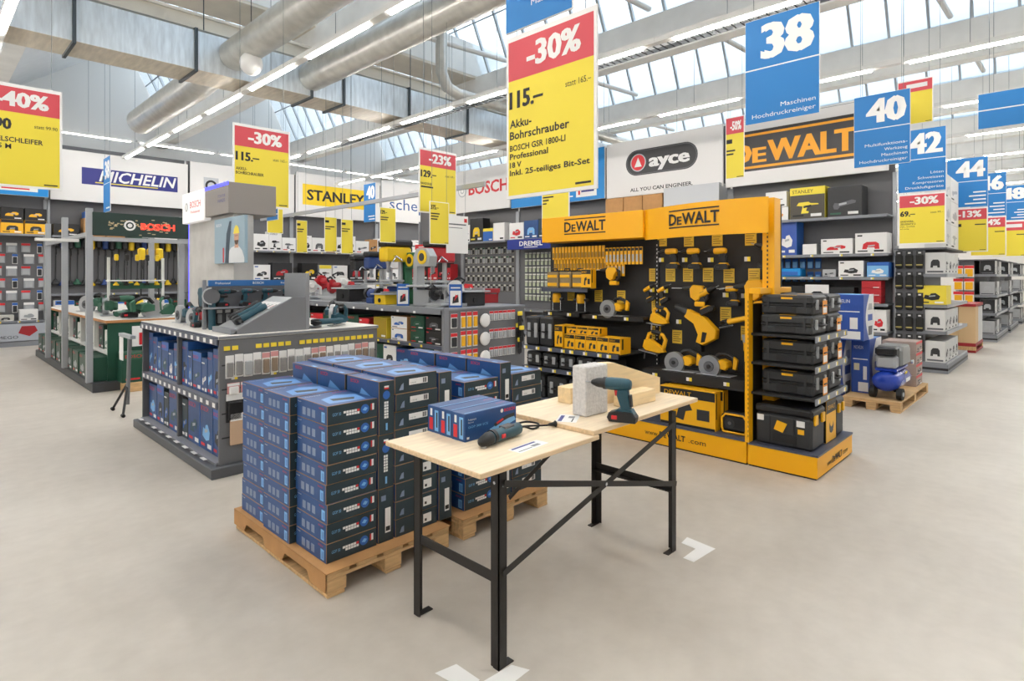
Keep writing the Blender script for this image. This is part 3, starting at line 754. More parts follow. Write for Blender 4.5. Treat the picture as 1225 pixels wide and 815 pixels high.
# ---------------------------------------------------------------- tools on the rack
def circ_saw_kit(main, key):
    def fn():
        body = B().slab([(-.02, .06), (.10, .05), (.13, .08), (.12, .13), (.06, .15), (-.02, .12)], -.06, .06, main, .015)
        hnd = B().tube([(-.03, 0, .14), (.02, 0, .19), (.08, 0, .2), (.15, 0, .17), (.18, 0, .12), (.16, 0, .06), (.11, 0, .05)], [.016, .018, .018, .018, .018, .017, .015], BLACK, 10)
        cap = B().slab([(.155, .06), (.19, .06), (.205, .15), (.165, .18)], -.018, .018, main, .006)
        guard = B().cyl((-.05, -.075, .075), (-.05, -.025, .075), .105, STEEL, 28)
        inner = B().cyl((-.05, -.082, .075), (-.05, -.075, .075), .05, MIDG, 20).cyl((-.05, -.09, .075), (-.05, -.08, .075), .02, BLACK, 12)
        blade = B().cyl((-.05, -.052, .05), (-.05, -.050, .05), .09, CHROME, 28)
        foot = B().cbox(-.17, -.1, -.005, .17, .06, .0, LGREY, .002)
        return [('motor_housing', body.mesh('motor_housing')), ('handle', hnd.mesh('handle'), [('rear_cover', cap.mesh('rear_cover'))]), ('blade_guard', guard.mesh('blade_guard'), [('hub', inner.mesh('hub'))]), ('blade', blade.mesh('blade')), ('foot_plate', foot.mesh('foot_plate'))]
    return cached(('circ', key), fn)
def jigsaw_kit(main, key):
    def fn():
        body = B().slab([(-.13, .03), (-.12, .10), (-.06, .12), (.08, .06), (.1, .03), (.05, .01), (-.09, .005)], -.03, .03, main, .01)
        hnd = B().tube([(-.10, 0, .1), (-.09, 0, .16), (-.04, 0, .185), (.05, 0, .18), (.085, 0, .14), (.075, 0, .06)], [.018, .018, .017, .017, .018, .02], main, 10)
        grip = B().tube([(-.06, 0, .186), (-.02, 0, .188), (.03, 0, .186)], .021, BLACK, 10)
        foot = B().cbox(-.16, -.04, -.01, .03, .04, .0, STEEL, .002)
        bl = B().box(-.115, -.0015, -.08, -.1, .0015, .01, CHROME)
        return [('motor_housing', body.mesh('motor_housing')), ('handle', hnd.mesh('handle'), [('rubber_grip', grip.mesh('rubber_grip'))]), ('foot_plate', foot.mesh('foot_plate')), ('saw_blade', bl.mesh('saw_blade'))]
    return cached(('jig', key), fn)
def recip_kit(main, key):
    def fn():
        nose = B().lathe([(-.24, .012), (-.23, .022), (-.16, .03), (-.12, .032)], DKGREY, 'x', (0, 0, .1), 12)
        body = B().slab([(-.13, .07), (-.13, .13), (.02, .14), (.14, .10), (.16, .04), (.10, -.05), (.04, -.06), (.03, 0), (-.04, .06)], -.032, .032, main, .01)
        hnd = B().slab([(.05, .04), (.085, .05), (.1, -.02), (.075, -.04)], -.034, .034, BLACK, .003)
        tail = B().slab([(.03, -.05), (.09, -.06), (.11, -.1), (.05, -.11)], -.03, .03, BLACK, .008)
        return [('nose', nose.mesh('nose')), ('motor_housing', body.mesh('motor_housing'), [('hand_opening', hnd.mesh('hand_opening'))]), ('battery', tail.mesh('battery'))]
    return cached(('recip', key), fn)
def grinder_kit(main, key):
    def fn():
        body = B().lathe([(-.06, .022), (-.05, .030), (.05, .028), (.12, .026), (.17, .03), (.2, .024)], main, 'x', (0, 0, 0), 14)
        head = B().slab([(-.12, -.02), (-.12, .02), (-.1, .03), (-.055, .03), (-.05, -.03), (-.09, -.035)], -.028, .028, DKGREY, .007)
        disc = B().cyl((-.09, 0, -.048), (-.09, 0, -.042), .062, MIDG, 22)
        grd = B().tube([(-.09 + .066 * math.cos(a_), .066 * math.sin(a_), -.042) for a_ in [PI * k / 8 for k in range(9)]], .008, LGREY, 6)
        side = B().lathe([(-.03, .012), (-.09, .016), (-.12, .012)], BLACK, 'y', (-.09, 0, 0), 10)
        return [('motor_housing', body.mesh('motor_housing')), ('gear_head', head.mesh('gear_head'), [('side_handle', side.mesh('side_handle'))]), ('disc', disc.mesh('disc')), ('disc_guard', grd.mesh('disc_guard'))]
    return cached(('grind', key), fn)
def hammer_kit(main, key):
    def fn():
        body = B().slab([(-.06, .0), (-.07, .1), (-.03, .14), (.08, .13), (.1, .09), (.06, .03), (.05, -.02), (.0, -.04)], -.035, .035, main, .01)
        hd = B().lathe([(-.17, .012), (-.15, .02), (-.09, .026), (-.05, .034)], DKGREY, 'x', (0, 0, .1), 12).cyl((-.3, 0, .1), (-.17, 0, .1), .007, STEEL, 8)
        hn = B().tube([(.07, 0, .11), (.13, 0, .08), (.13, 0, .0), (.08, 0, -.06)], [.017, .018, .018, .02], BLACK, 10)
        bt = B().cbox(-.01, -.036, -.10, .11, .036, -.045, main, .01)
        return [('motor_housing', body.mesh('motor_housing')), ('drill_head', hd.mesh('drill_head')), ('handle', hn.mesh('handle')), ('battery', bt.mesh('battery'))]
    return cached(('ham', key), fn)
def torch_kit(main, key):
    def fn():
        b = B().lathe([(0, .022), (.1, .022), (.12, .03), (.17, .03), (.2, .034)], main, 'z', (0, 0, 0), 14)
        h = B().lathe([(.2, .034), (.25, .045), (.28, .045)], LGREY, 'z', (0, 0, 0), 16)
        f = B().lathe([(-.08, .03), (0, .026)], BLACK, 'z', (0, 0, 0), 14)
        return [('barrel', b.mesh('barrel')), ('lamp_head', h.mesh('lamp_head')), ('battery', f.mesh('battery'))]
    return cached(('torch', key), fn)
XW = 5.545        # depth plane of the hung tools
YD = drill_kit(YELP, BLACK, DKGREY, 'yellow', BLACK)
def hang(parts, name, lab, cat, px, py, dz, flip=False, tilt=0.0, sc=1.0, off=.0):
    P = on_x(px, py, XW - off)
    return kit(parts, name, lab, cat, (P[0], P[1], P[2] - dz), 0, 'tools hung on the yellow rack', (0, tilt, FACE_X + (PI if flip else 0)), sc)
for i, (px, py, fl, tl) in enumerate(((800, 309, True, 0), (826, 309, True, 0), (858, 309, True, 0))):
    hang(YD, 'cordless_drill', '%s yellow cordless drill from the left in the top row of the black rack wall' % nth(i), 'drill', px, py, .11, fl, tl, .95, .05)
hang(YD, 'cordless_drill', 'tilted yellow cordless drill at the right end of the top row', 'drill', 908, 306, .11, True, -.35, 1.0, .06)
for i, (px, py) in enumerate(((783, 348), (800, 349))): hang(YD, 'cordless_screwdriver', '%s small yellow screwdriver below a card at the left of the second row' % ('left' if i == 0 else 'right'), 'screwdriver', px, py, .09, False, -.5, .72, .04)
hang(hammer_kit(YELP, 'y'), 'rotary_hammer', 'yellow rotary hammer with long bit in the second row of the rack', 'power tool', 833, 350, .05, False, .0, .9, .05)
hang(YD, 'angle_drill', 'slim slanted yellow tool in the middle of the second row', 'power tool', 854, 357, .12, False, -.45, 1.05, .05)
hang(YD, 'cordless_drill', 'yellow and grey impact driver right of the slim tool in the second row', 'drill', 872, 352, .11, True, 0, .85, .05)
hang(hammer_kit(YELP, 'y'), 'rotary_hammer', 'yellow breaker hammer hanging half behind the yellow post', 'power tool', 903, 348, .05, False, -.15, 1.1, .07)
hang(jigsaw_kit(YELP, 'y'), 'jigsaw', 'yellow jigsaw in the third row near the slotted upright', 'power tool', 790, 377, .1, False, .1, .95, .05)
hang(recip_kit(YELP, 'y'), 'reciprocating_saw', 'large yellow reciprocating saw pointing left in the third row', 'power tool', 833, 391, .06, False, .45, 1.35, .06)
hang(grinder_kit(YELP, 'y'), 'angle_grinder', 'slim yellow grinder below a price card in the third row', 'power tool', 877, 384, 0, False, -.25, .95, .07)
hang(jigsaw_kit(YELP, 'y'), 'jigsaw', 'yellow planer saw above the black tray beside the slotted upright', 'power tool', 784, 411, .1, False, .15, 1.15, .06)
P = on_x(816, 432, 5.40)
for (px, lab) in ((816, 'left yellow circular saw standing on the black tray'), (858, 'right yellow circular saw standing on the black tray')):
    P = on_x(px, 432, 5.36)
    kit(circ_saw_kit(YELP, 'y'), 'circular_saw', lab, 'circular saw', (5.36, P[1], .706), 0, 'circular saws on the tray', (0, 0, FACE_X), 1.0)
hang(torch_kit(YELP, 'y'), 'torch', 'yellow torch with grey head hanging beside the yellow post', 'torch', 893, 420, .1, False, 0, .9, .05)
# tools of the left bay
for px, py, lab in ((666, 358, 'yellow router with chrome legs at the left of the rack'), (695, 360, 'yellow router with chrome legs beside a price card')):
    P = on_x(px, py, 5.46)
    t = thing('router', lab, 'power tool', (5.46, P[1], 1.211), FACE_X, 'routers on the yellow rack')
    part('motor_housing', B().lathe([(.11, .045), (.13, .052), (.2, .052), (.22, .045), (.225, .03)], YELP, 'z', n=16), t)
    for sx in (-.06, .06): part('plunge_column', B().cyl((sx, 0, .01), (sx, 0, .17), .008, CHROME, 10), t)
    part('base_plate', B().cyl((0, 0, 0), (0, 0, .012), .085, DKGREY, 20), t)
    for sx in (-1, 1): part('side_handle', B().lathe([(.05 * sx, .012), (.08 * sx, .022), (.1 * sx, .02)], BLACK, 'x', (0, 0, .15), 10), t)
P = on_x(735, 367, 5.45)
kit(circ_saw_kit(YELP, 'y'), 'orbital_saw', 'yellow sander with grey base in the middle of the left rack bay', 'power tool', (5.45, P[1], 1.206), 0, None, (0, 0, FACE_X), .95)
hang(hammer_kit(YELP, 'y'), 'heat_gun', 'yellow tool standing on the upper shelf of the left rack bay', 'power tool', 731, 330, .02, False, 0, .85, .08)
# yellow information cards
card_m = B().box(-.055, -.003, -.07, .055, 0, .07, mat('info_card_yellow', '#e2bb3c', .55)).mesh('info_card')
card_l = B()
for k in range(5): card_l.box(-.045, -.0042, .04 - .022 * k, .045 - .012 * (k % 3), -.003, .048 - .022 * k, mat('card_ink', '#8a6d20', .6))
card_lm = card_l.mesh('print')
cards = [(792, 287), (824, 287), (858, 286), (898, 285), (782, 329), (802, 329), (823, 329), (847, 329), (872, 330), (902, 330), (785, 365), (868, 376), (785, 398), (810, 403), (683, 353), (716, 354), (743, 355), (893, 399)]
for i, (px, py) in enumerate(cards):
    P = on_x(px, py, 5.605)
    row = 'top' if py < 300 else ('second' if py < 340 else 'lower')
    if px < 770: lab = '%s yellow information card from the left in the left rack bay' % nth(i - 14)
    elif row == 'top': lab = '%s yellow information card from the left under the bowed header' % nth(i)
    elif row == 'second': lab = '%s yellow information card from the left in the second card row' % nth(i - 4)
    else: lab = {10: 'yellow information card above the upper jigsaw', 11: 'yellow information card above the slim grinder', 12: 'yellow information card above the lower planer saw', 13: 'yellow information card above the left circular saw', 17: 'yellow information card above the torch'}[i]
    o = solid('info_card', lab, 'card', card_m, (5.608, P[1], P[2]), FACE_X, 'yellow information cards'); part('print', card_lm, o)
tagm = B().box(-.028, -.004, -.022, .0, 0, .022, PAPER).box(0, -.004, -.022, .03, 0, .022, TAGY).mesh('price_tag')
for k, (px, py) in enumerate(((791, 311), (819, 311), (850, 311), (894, 310), (780, 347), (796, 348), (812, 385), (842, 347), (868, 353), (890, 354))):
    P = on_x(px, py, 5.60)
    part('price_tag', tagm, r, (loc_r(P[1]), .552, P[2]))
# blade packs on hooks under the left header
bpk = B().cbox(-.018, -.012, -.13, .018, 0, .06, YELP, .002).box(-.012, -.0132, -.10, .012, -.012, -.02, LGREY).box(-.016, -.0132, .02, .016, -.012, .05, BLACK)
bpm = bpk.mesh('blade_pack'); bps = B().cbox(-.018, -.012, -.09, .018, 0, .06, YELP, .002).box(-.012, -.0132, -.07, .012, -.012, -.01, mat('blade_brown', '#a07830', .5)).mesh('blade_pack')
for row, (yy, dpt) in enumerate(((1.93, 5.47), (1.80, 5.50))):
    for k in range(26):
        Yw = 4.60 - k * .049
        long_ = k > 15
        if row == 1 and k > 20: continue
        solid('blade_pack', '%s yellow saw blade pack from left, %s hooks under the flat yellow header' % (nth(k), 'upper' if row == 0 else 'lower'), 'blade pack', bpm if long_ else bps, (dpt, Yw, yy - .03 * (k > 15)), FACE_X, 'yellow blade packs on hooks')
# soft cases and cartons on the upper left shelf
clearc = mat('smoky_plastic', '#8b7a5a', .25)
for k in range(3):
    t = thing('organiser_case', '%s clear organiser case with yellow parts on the upper left rack shelf' % nth(k), 'organiser', (5.33, 4.60 - .19 * k, 1.501), FACE_X, 'organisers on the rack')
    part('case_body', B().cbox(0, 0, 0, .175, .1, .19, clearc, .012), t)
    part('yellow_insert', B().cbox(.015, -.003, .02, .16, .02, .06, YELP, .003).cbox(.015, -.003, .12, .16, .02, .155, YELP, .003), t)
    part('carry_handle', B().tube([(.04, .05, .185), (.05, .05, .225), (.125, .05, .225), (.135, .05, .185)], .008, BLACK, 8), t)
def ycarton(lab, w, d, h, loc, rz, pic=True, name='tool_carton', group=None):
    o = solid(name, lab, 'carton', B().cbox(0, 0, 0, w, d, h, YELP, .003), loc, rz, group)
    p = B().quad(.004, h * .74, w - .004, h * .97, 0, BLACK).text('DEWALT', h * .12, w * .08, h * .79, -.002, YELP, 'L', w=w * .5)
    p.slab([(w * .3, h * .2), (w * .36, h * .52), (w * .55, h * .6), (w * .6, h * .45), (w * .48, h * .4), (w * .44, h * .15)], -.002, -.001, DKGREY)
    p.quad(w * .68, h * .22, w * .9, h * .5, -.001, DKGREY)
    p.quad(.004, .0, w - .004, h * .06, 0, BLACK)
    p.box(-.0012, d * .15, h * .3, 0, d * .3, h * .95, BLACK).box(w, d * .15, h * .3, w + .0012, d * .3, h * .95, BLACK).box(-.0012, d * .6, h * .1, 0, d * .8, h * .9, BLACK)
    part('print', p, o); return o
ycarton('yellow carton standing right of the organiser cases', .14, .1, .22, (5.30, 4.06, 1.501), FACE_X)
# lower left shelf: black case and a row of yellow cartons
kit(case_kit(.2, .3, .34, 'up', tagc=False), 'tool_case', 'tall black tool case at the left end of the rack shelf', 'tool case', (5.14, 4.77, .821), FACE_X)
kit(case_kit(.2, .3, .34, 'up', tagc=False), 'tool_case', 'second tall black tool case beside the yellow cartons', 'tool case', (5.14, 4.55, .821), FACE_X)
ycarton('tall narrow yellow carton next to the black tool cases', .12, .22, .26, (5.13, 4.31, .821), FACE_X)
for k in range(5): ycarton('%s small yellow carton with tool picture from the left in the front shelf row' % nth(k), .145, .2, .17, (5.11 + .0 * k, 4.15 - .15 * k, .821), FACE_X, group='small yellow cartons on the rack shelf')
for k in range(3): ycarton('%s yellow carton standing on the small cartons of the rack shelf' % nth(k), .145, .16, .085, (5.15, 4.15 - .15 * k, .992), FACE_X, group='upper yellow cartons on the rack shelf')
for k in range(5): kit(case_kit(.22, .3, .17, 'low', tagc=False), 'tool_case', '%s black tool case from the left on the lower rack shelf' % nth(k), 'tool case', (5.12, 4.74 - .25 * k, .581), FACE_X, 'black cases on the lower rack shelf')
for k in range(4): kit(case_kit(.28, .34, .26, 'base', tagc=False), 'tool_case', '%s black case from the left on the rack base behind the table' % nth(k), 'tool case', (5.12, 4.74 - .32 * k, .223), FACE_X, 'black cases on the rack base')
# big drill cartons and radio on the base
ycarton('large yellow and black carton with drill picture on the rack base', .56, .11, .36, (5.09, 2.93, .223), FACE_X)
ycarton('second large yellow carton behind the front one on the rack base', .56, .11, .36, (5.21, 2.91, .223), FACE_X)
t = thing('site_radio', 'black site radio with yellow guard frame on the rack base', 'radio', (5.12, 2.345, .223), FACE_X, None, None, .62)
part('radio_body', B().cbox(0, .03, .01, .42, .26, .3, BLACK, .05), t)
part('guard_frame', B().tube([(.05, .02, .02), (.03, .02, .08), (.03, .02, .22), (.08, .02, .28), (.34, .02, .28), (.39, .02, .22), (.39, .02, .08), (.36, .02, .02), (.05, .02, .02)], .016, YELP, 8), t)
part('speaker', B().cyl((.14, .028, .15), (.14, .034, .15), .075, DKGREY, 20).cyl((.14, .022, .15), (.14, .03, .15), .025, MIDG, 14), t)
part('foot', B().cbox(.03, .05, 0, .39, .24, .02, RUBBER, .004), t)
# ================================================================ generic goods
SIL = [  # tool outlines printed on cartons, in unit coordinates
    [(.12, .55), (.2, .72), (.55, .74), (.62, .66), (.9, .62), (.9, .56), (.62, .54), (.52, .5), (.46, .24), (.56, .2), (.54, .1), (.28, .1), (.3, .22), (.34, .5)],
    [(.1, .25), (.14, .5), (.26, .64), (.42, .62), (.52, .78), (.72, .8), (.86, .66), (.84, .44), (.7, .36), (.62, .5), (.54, .44), (.58, .25)],
    [(.08, .4), (.14, .56), (.3, .52), (.78, .68), (.92, .62), (.9, .5), (.34, .34), (.26, .2), (.12, .22)],
    [(.16, .15), (.2, .6), (.34, .78), (.7, .78), (.82, .62), (.84, .15), (.66, .15), (.64, .3), (.36, .3), (.34, .15)],
    [(.14, .3), (.2, .62), (.4, .58), (.46, .74), (.66, .78), (.86, .52), (.8, .24), (.5, .16)]]
def carton(lab, w, d, h, loc, rz=0.0, body=BLUE, front=None, title=None, tcol=PAPER, band=None, pic=None, side=None, group=None, name='carton', sub=None):
    """a printed carton: front towards local -y; origin at its front left bottom corner"""
    fm = [side or body, side or body, front or body, body, body, body]
    o = solid(name, lab, 'carton', B().cbox(0, 0, 0, w, d, h, body, .003, fm), loc, rz, group)
    p = B(); used = False
    if band: p.quad(.003, h * .76, w - .003, h - .003, 0, band); used = True
    if title and title not in ('BOSCH', 'DEWALT', 'STANLEY'): title = '#%d' % len(title)
    if title: p.text(title, min(h * .11, w * .14), w * .07, h * .82, -.0022, tcol, 'L', w=min(w * .6, h * .11 * len(title))); used = True
    if pic:
        sh = SIL[sum(ord(c_) for c_ in lab) % 5]; kx = .72 if band or title else .8
        P_ = [(w * (.5 + (q[0] - .5) * .8), h * (.12 + q[1] * kx * .78)) for q in sh]
        p.add([(q[0], -.0018, q[1]) for q in P_], [tuple(range(len(P_)))], pic); used = True
        x_, z_ = P_[0]; cx_ = sum(q[0] for q in P_) / len(P_); cz_ = sum(q[1] for q in P_) / len(P_)
        p.slab([(cx_ - w * .1, cz_ - h * .03), (cx_ + w * .12, cz_ + h * .01), (cx_ + w * .12, cz_ + h * .07), (cx_ - w * .1, cz_ + h * .04)], -.0028, -.002, sub or LGREY)
    if pic or title: p.quad(w * .08, h * .08, w * .4, h * .14, -.001, tcol); used = True
    p.quad(w * .6, h * .07, w * .9, h * .16, -.001, PAPER if body is not PAPER else INK)
    if side and pic:
        sh = SIL[3]; p.add([(-.0015, d * (.5 - (q[0] - .5) * .7), h * (.2 + q[1] * .6)) for q in sh], [tuple(range(len(sh)))], pic).box(-.0016, d * .1, h * .06, 0, d * .9, h * .14, MIDG)
    part('print', p, o)
    return o
def fill(prefix, x0, x1, y, z, hmax, face, plane, specs, group, gap=.012, depth=.3, seed=1, cat_tail=''):
    """a row of cartons on a shelf. x0..x1 runs left to right as seen from the front"""
    rn = random.Random(seed); x = x0; k = 0
    while x < x1 - .06:
        w, h, body, front, title, tcol, band, pic = specs[k % len(specs)]
        w *= rn.uniform(.92, 1.08); h = min(hmax, h * rn.uniform(.92, 1.08))
        if x + w > x1: w = x1 - x
        if w < .05: break
        loc = (plane, -x, z) if face == FACE_X else (x, plane, z)
        carton('%s %s' % (nth(k), prefix), w, depth, h, loc, face, body, front, title, tcol, band, pic, group=group)
        x += w + gap; k += 1
def pack_kit(w, h, head, body, item, key, holder=None):
    def fn():
        cardb = B().cbox(-w / 2, -.004, -h, w / 2, 0, 0, PAPER if body is None else body, .001)
        hd = B().box(-w / 2 + .001, -.0052, -h * .25, w / 2 - .001, -.004, -.004, head)
        bub = B().cbox(-w * .38, -.022, -h * .93, w * .38, -.004, -h * .3, item, .006)
        return [('card', cardb.mesh('card')), ('header', hd.mesh('header')), ('bubble', bub.mesh('bubble'))]
    return cached(('pack', key), fn)
def packs(prefix, n, pts, kits, rz, group, name='blister_pack', share=False, cat='blister pack'):
    for k, p in enumerate(pts):
        lab = prefix if share else '%s %s' % (nth(k), prefix)
        ks = kits[k % len(kits)]
        r_ = solid(name, lab, cat, ks[0][1], p, rz, group)
        for q in ks[1:]: part(q[0], q[1], r_)
def shelf_unit(parent, x0, x1, y0, y1, z, m=SHELFG, rail=RAILB, tags=(), th=.025, rh=.05):
    s = part('shelf', B().cbox(x0, y0, z - th, x1, y1, z, m, .002), parent)
    if rail: part('price_rail', B().box(x0, y0 - .008, z - rh, x1, y0, z + .001, rail), s)
    for xx, mm in tags: part('price_tag', TAGMESH[mm], s, (xx, y0 - .008, z - rh / 2))
    return s
TAGMESH = {'y': B().box(-.025, -.0015, -.018, .025, 0, .018, TAGY).mesh('price_tag'), 'w': B().box(-.03, -.0015, -.018, .03, 0, .018, PAPER).mesh('price_tag'),
           'g': B().box(-.025, -.0015, -.018, .0, 0, .018, PAPER).box(0, -.0015, -.018, .025, 0, .018, TAGY).mesh('price_tag')}

# ================================================================ grey island with blue tool cartons (left)
g1 = thing('shelf_island', 'low grey shelf island with blue tool cartons and tools on top', 'shelving', (1.75, 7.35, 0), FACE_X)
L1 = 2.3; D1 = 1.5
WTOP = mat('white_worktop', '#dcd8d0', .4)
part('plinth', B().cbox(-.02, -.08, 0, L1 + .06, D1 + .06, .085, mat('plinth_grey', '#54565a', .5), .006), g1)
part('end_panel', B().cbox(0, 0, .085, .03, D1, 1.12, PANELG, .003), g1)
ep = part('end_panel', B().cbox(L1 - .03, 0, .085, L1, D1, 1.12, mat('slat_panel', '#6c6d70', .55), .003), g1)
for z in (.3, .5, .7, .9): part('slat_groove', B().box(L1 - .001, .02, z, L1 + .0015, D1 - .02, z + .012, DKGREY), ep)
part('divider', B().cbox(L1 * .5 - .02, .02, .085, L1 * .5 + .02, .7, 1.1, PANELG, .003), g1)
part('back_panel', B().cbox(.03, .70, .085, L1 - .03, .74, 1.1, PANELG, .003), g1)
part('worktop', B().cbox(-.01, -.01, 1.12, L1 + .01, D1 + .01, 1.15, WTOP, .004, [SHELFG, SHELFG, RAILB, SHELFG, WTOP, WTOP]), g1)
tg = [(.1 + .15 * k, 'w') for k in range(15)]
shelf_unit(g1, .03, L1 - .03, .0, .70, .60, tags=tg, rh=.06)
shelf_unit(g1, .03, L1 - .03, -.02, .70, .105, rail=None)
rl = part('price_rail', B().box(0, -.02, 1.075, L1, -.010, 1.122, RAILB), g1)
for k in range(14): part('price_tag', TAGMESH['w'], rl, (.1 + .16 * k, -.021, 1.1))
for k in range(9): part('price_tag', B().box(-.05, -.03, 0, .05, 0, .002, PAPER).mesh('price_tag'), g1, (.15 + .24 * k, -.03, .106))
BS = [(.13, .40, BLUE, None, 'BOSCH', RED, None, LBLUE), (.17, .42, BLUE2, BLUE, 'BOSCH', RED, None, DKGREY), (.12, .34, NAVY, BLUE, 'GSB 18', PAPER, None, GLOW), (.22, .38, BLUE, BLUE, 'BOSCH', RED, BLUE2, TEAL), (.15, .3, BLUE, None, 'GWS', PAPER, None, PAPER)]
Y_ = -7.30
fill('blue tool carton from the far end on the upper island shelf', -7.28, -6.24, 0, .602, .44, FACE_X, 1.80, BS, 'cartons on the upper shelf of the left island', seed=2)
fill('blue tool carton right of the divider on the upper island shelf', -6.16, -5.10, 0, .602, .44, FACE_X, 1.80, BS[1:] + BS[:1], 'cartons on the upper shelf of the left island', seed=3)
BS2 = [(.3, .40, BLUE, BLUE, 'BOSCH', RED, None, LBLUE), (.24, .42, NAVY, BLUE, 'BOSCH', RED, BLUE2, DKGREY), (.16, .36, DKGREY, NAVY, 'GBH 2', PAPER, None, BLUE2), (.3, .38, BLUE2, BLUE, 'BOSCH', RED, None, TEAL)]
fill('large blue tool carton from the far end on the lower island shelf', -7.28, -6.24, 0, .106, .42, FACE_X, 1.80, BS2, 'cartons on the lower shelf of the left island', seed=4)
fill('large blue tool carton right of the divider on the lower island shelf', -6.16, -5.10, 0, .106, .42, FACE_X, 1.80, BS2[2:] + BS2[:2], 'cartons on the lower shelf of the left island', seed=5)
# hanging goods on the end panel (facing -Y at Y = 5.05)
GR = mat('grey_blades', '#9d9a98', .4, .4); BRN = mat('brown_abrasive', '#8c7a68', .8)
PINKW = mat('pale_red_print', '#d99a98', .6)
pk1 = pack_kit(.068, .19, PAPER, PAPER, GR, 'blade'); pk2 = pack_kit(.068, .19, PINKW, PAPER, BRN, 'brown'); pk3 = pack_kit(.075, .19, PAPER, PAPER, LGREY, 'lg')
PE = 5.044
packs('white and grey accessory pack from the left, upper hook row of the island end', 19, [(1.83 + .075 * k, PE, .985 + .006 * (k % 2)) for k in range(19)], [pk1, pk1, pk3, pk1, pk2, pk2], 0, 'accessory packs on the island end')
for k in range(22):
    if k in (2, 3, 9): continue
    part('price_tag', TAGMESH["y"], ep, (L1 + .004, .06 + .065 * k, 1.045), PI / 2)
pk4 = pack_kit(.10, .10, PAPER, PINKW, PAPER, 'wide'); pk5 = pack_kit(.14, .24, PAPER, DKGREY, BLACK, 'dark')
packs('pale wide pack from the left on the middle hook row of the island end', 8, [(1.86 + .11 * k, PE, .755) for k in range(10)], [pk4], 0, 'wide packs on the island end')
packs('black disc pack from the left on the island end above the beige pack', 6, [(1.87 + .15 * k, PE, .67) for k in range(6)], [pk5], 0, 'black packs on the island end')
o = solid('disc_pack', 'beige pack with round white disc low on the island end', 'blister pack', B().cbox(-.14, -.02, -.13, .14, 0, .13, mat('beige_pack', '#c8a98c', .7), .004), (1.97, PE, .37))
part('disc', B().cyl((.06, -.03, .02), (.06, -.02, .02), .085, PAPER, 24), o); part('hub', B().cyl((.06, -.034, .02), (.06, -.03, .02), .03, BRN, 16), o); part('header', B().box(-.14, -.022, .07, .02, -.02, .13, PAPER), o)
for k, (x, z) in enumerate(((1.87, .80), (2.2, .80), (2.6, .80), (2.68, .80), (2.75, .8), (2.82, .8), (2.9, .8), (1.87, .54))):
    part('price_tag', TAGMESH['g'], ep, (L1 + .003, x - 1.75, z), PI / 2)
# display wedge with tools on top of the island
t = thing('display_ramp', 'grey sloping display ramp with tools on the island worktop', 'display stand', (1.88, 5.10, 1.151))
part('ramp_side', B().slab([(0, 0), (.64, 0), (.64, .30), (.52, .30), (.02, .03)], 0, .02, mat('ramp_grey', '#77787c', .5)), t)
part('ramp_board', B().add([(0, .02, .03), (.52, .02, .30), (.52, .42, .30), (0, .42, .03), (0, .02, .015), (.52, .02, .285), (.52, .42, .285), (0, .42, .015)], [(0, 1, 2, 3), (7, 6, 5, 4), (0, 4, 5, 1), (1, 5, 6, 2), (2, 6, 7, 3), (3, 7, 4, 0)], LGREY), t)
part('ramp_side', B().slab([(0, 0), (.64, 0), (.64, .30), (.52, .30), (.02, .03)], .42, .44, MATS['ramp_grey']), t)
part('front_lip', B().cbox(-.02, .0, 0, .03, .44, .045, SHELFG, .003), t)
part('side_screen', B().cbox(.64, .0, 0, .68, .44, .52, mat('screen_grey', '#85878b', .5), .004), t)
sl = math.atan2(.27, .52)
def on_ramp(parts, name, lab, u, v, sc=1.0, yaw=0.0):
    kit(parts, name, lab, 'power tool', (1.88 + u * math.cos(sl), 5.12 + v, 1.151 + .03 + u * math.sin(sl) + .035 * sc), 0, 'tools on the display ramp', (0, -sl, yaw), sc)
on_ramp(grinder_kit(TEAL, 'b'), 'angle_grinder', 'dark blue-green grinder at the front of the display ramp', .17, .09, .95)
on_ramp(grinder_kit(TEAL, 'b'), 'angle_grinder', 'dark blue-green grinder in the middle of the display ramp', .2, .22, .9)
on_ramp(grinder_kit(DKGREY, 'bk'), 'angle_grinder', 'black grinder at the back of the display ramp', .22, .34, .9)
for k in range(5):
    o = solid('spec_card', '%s white information strip from the left on the display ramp' % nth(k), 'card', B().box(0, 0, 0, .12, .065, .002, PAPER), (1.88 + .36 * math.cos(sl), 5.13 + .078 * k, 1.185 + .36 * math.sin(sl)), 0, 'information strips on the ramp', (0, -sl, 0))
    part('print', B().box(.01, .01, .002, .08, .02, .0026, INK).box(.01, .03, .002, .06, .036, .0026, RED), o)
# tools standing along the island edge
kit(grinder_kit(TEAL, 'b'), 'angle_grinder', 'grinder standing upright with white disc at the island edge', 'power tool', (1.92, 5.72, 1.36), 0, None, (0, PI / 2, 1.2), 1.1)
kit(circ_saw_kit(TEAL, 'b'), 'circular_saw', 'dark blue circular saw at the far end of the island worktop', 'circular saw', (2.02, 6.75, 1.156), 0, None, (0, 0, FACE_X), 1.0)
kit(circ_saw_kit(DRED, 'r'), 'circular_saw', 'red and black circular saw in the row on the island worktop', 'circular saw', (2.02, 6.3, 1.156), 0, None, (0, 0, FACE_X + .3), .95)
kit(jigsaw_kit(TEAL, 'b'), 'jigsaw', 'dark blue-green jigsaw beside the upright grinder on the island', 'power tool', (2.02, 5.98, 1.165), 0, None, (0, 0, FACE_X), 1.15)
kit(hammer_kit(TEAL, 'b'), 'rotary_hammer', 'dark rotary hammer standing tall among the island tools', 'power tool', (2.14, 6.55, 1.35), 0, None, (0, 0, FACE_X + PI), 1.3)
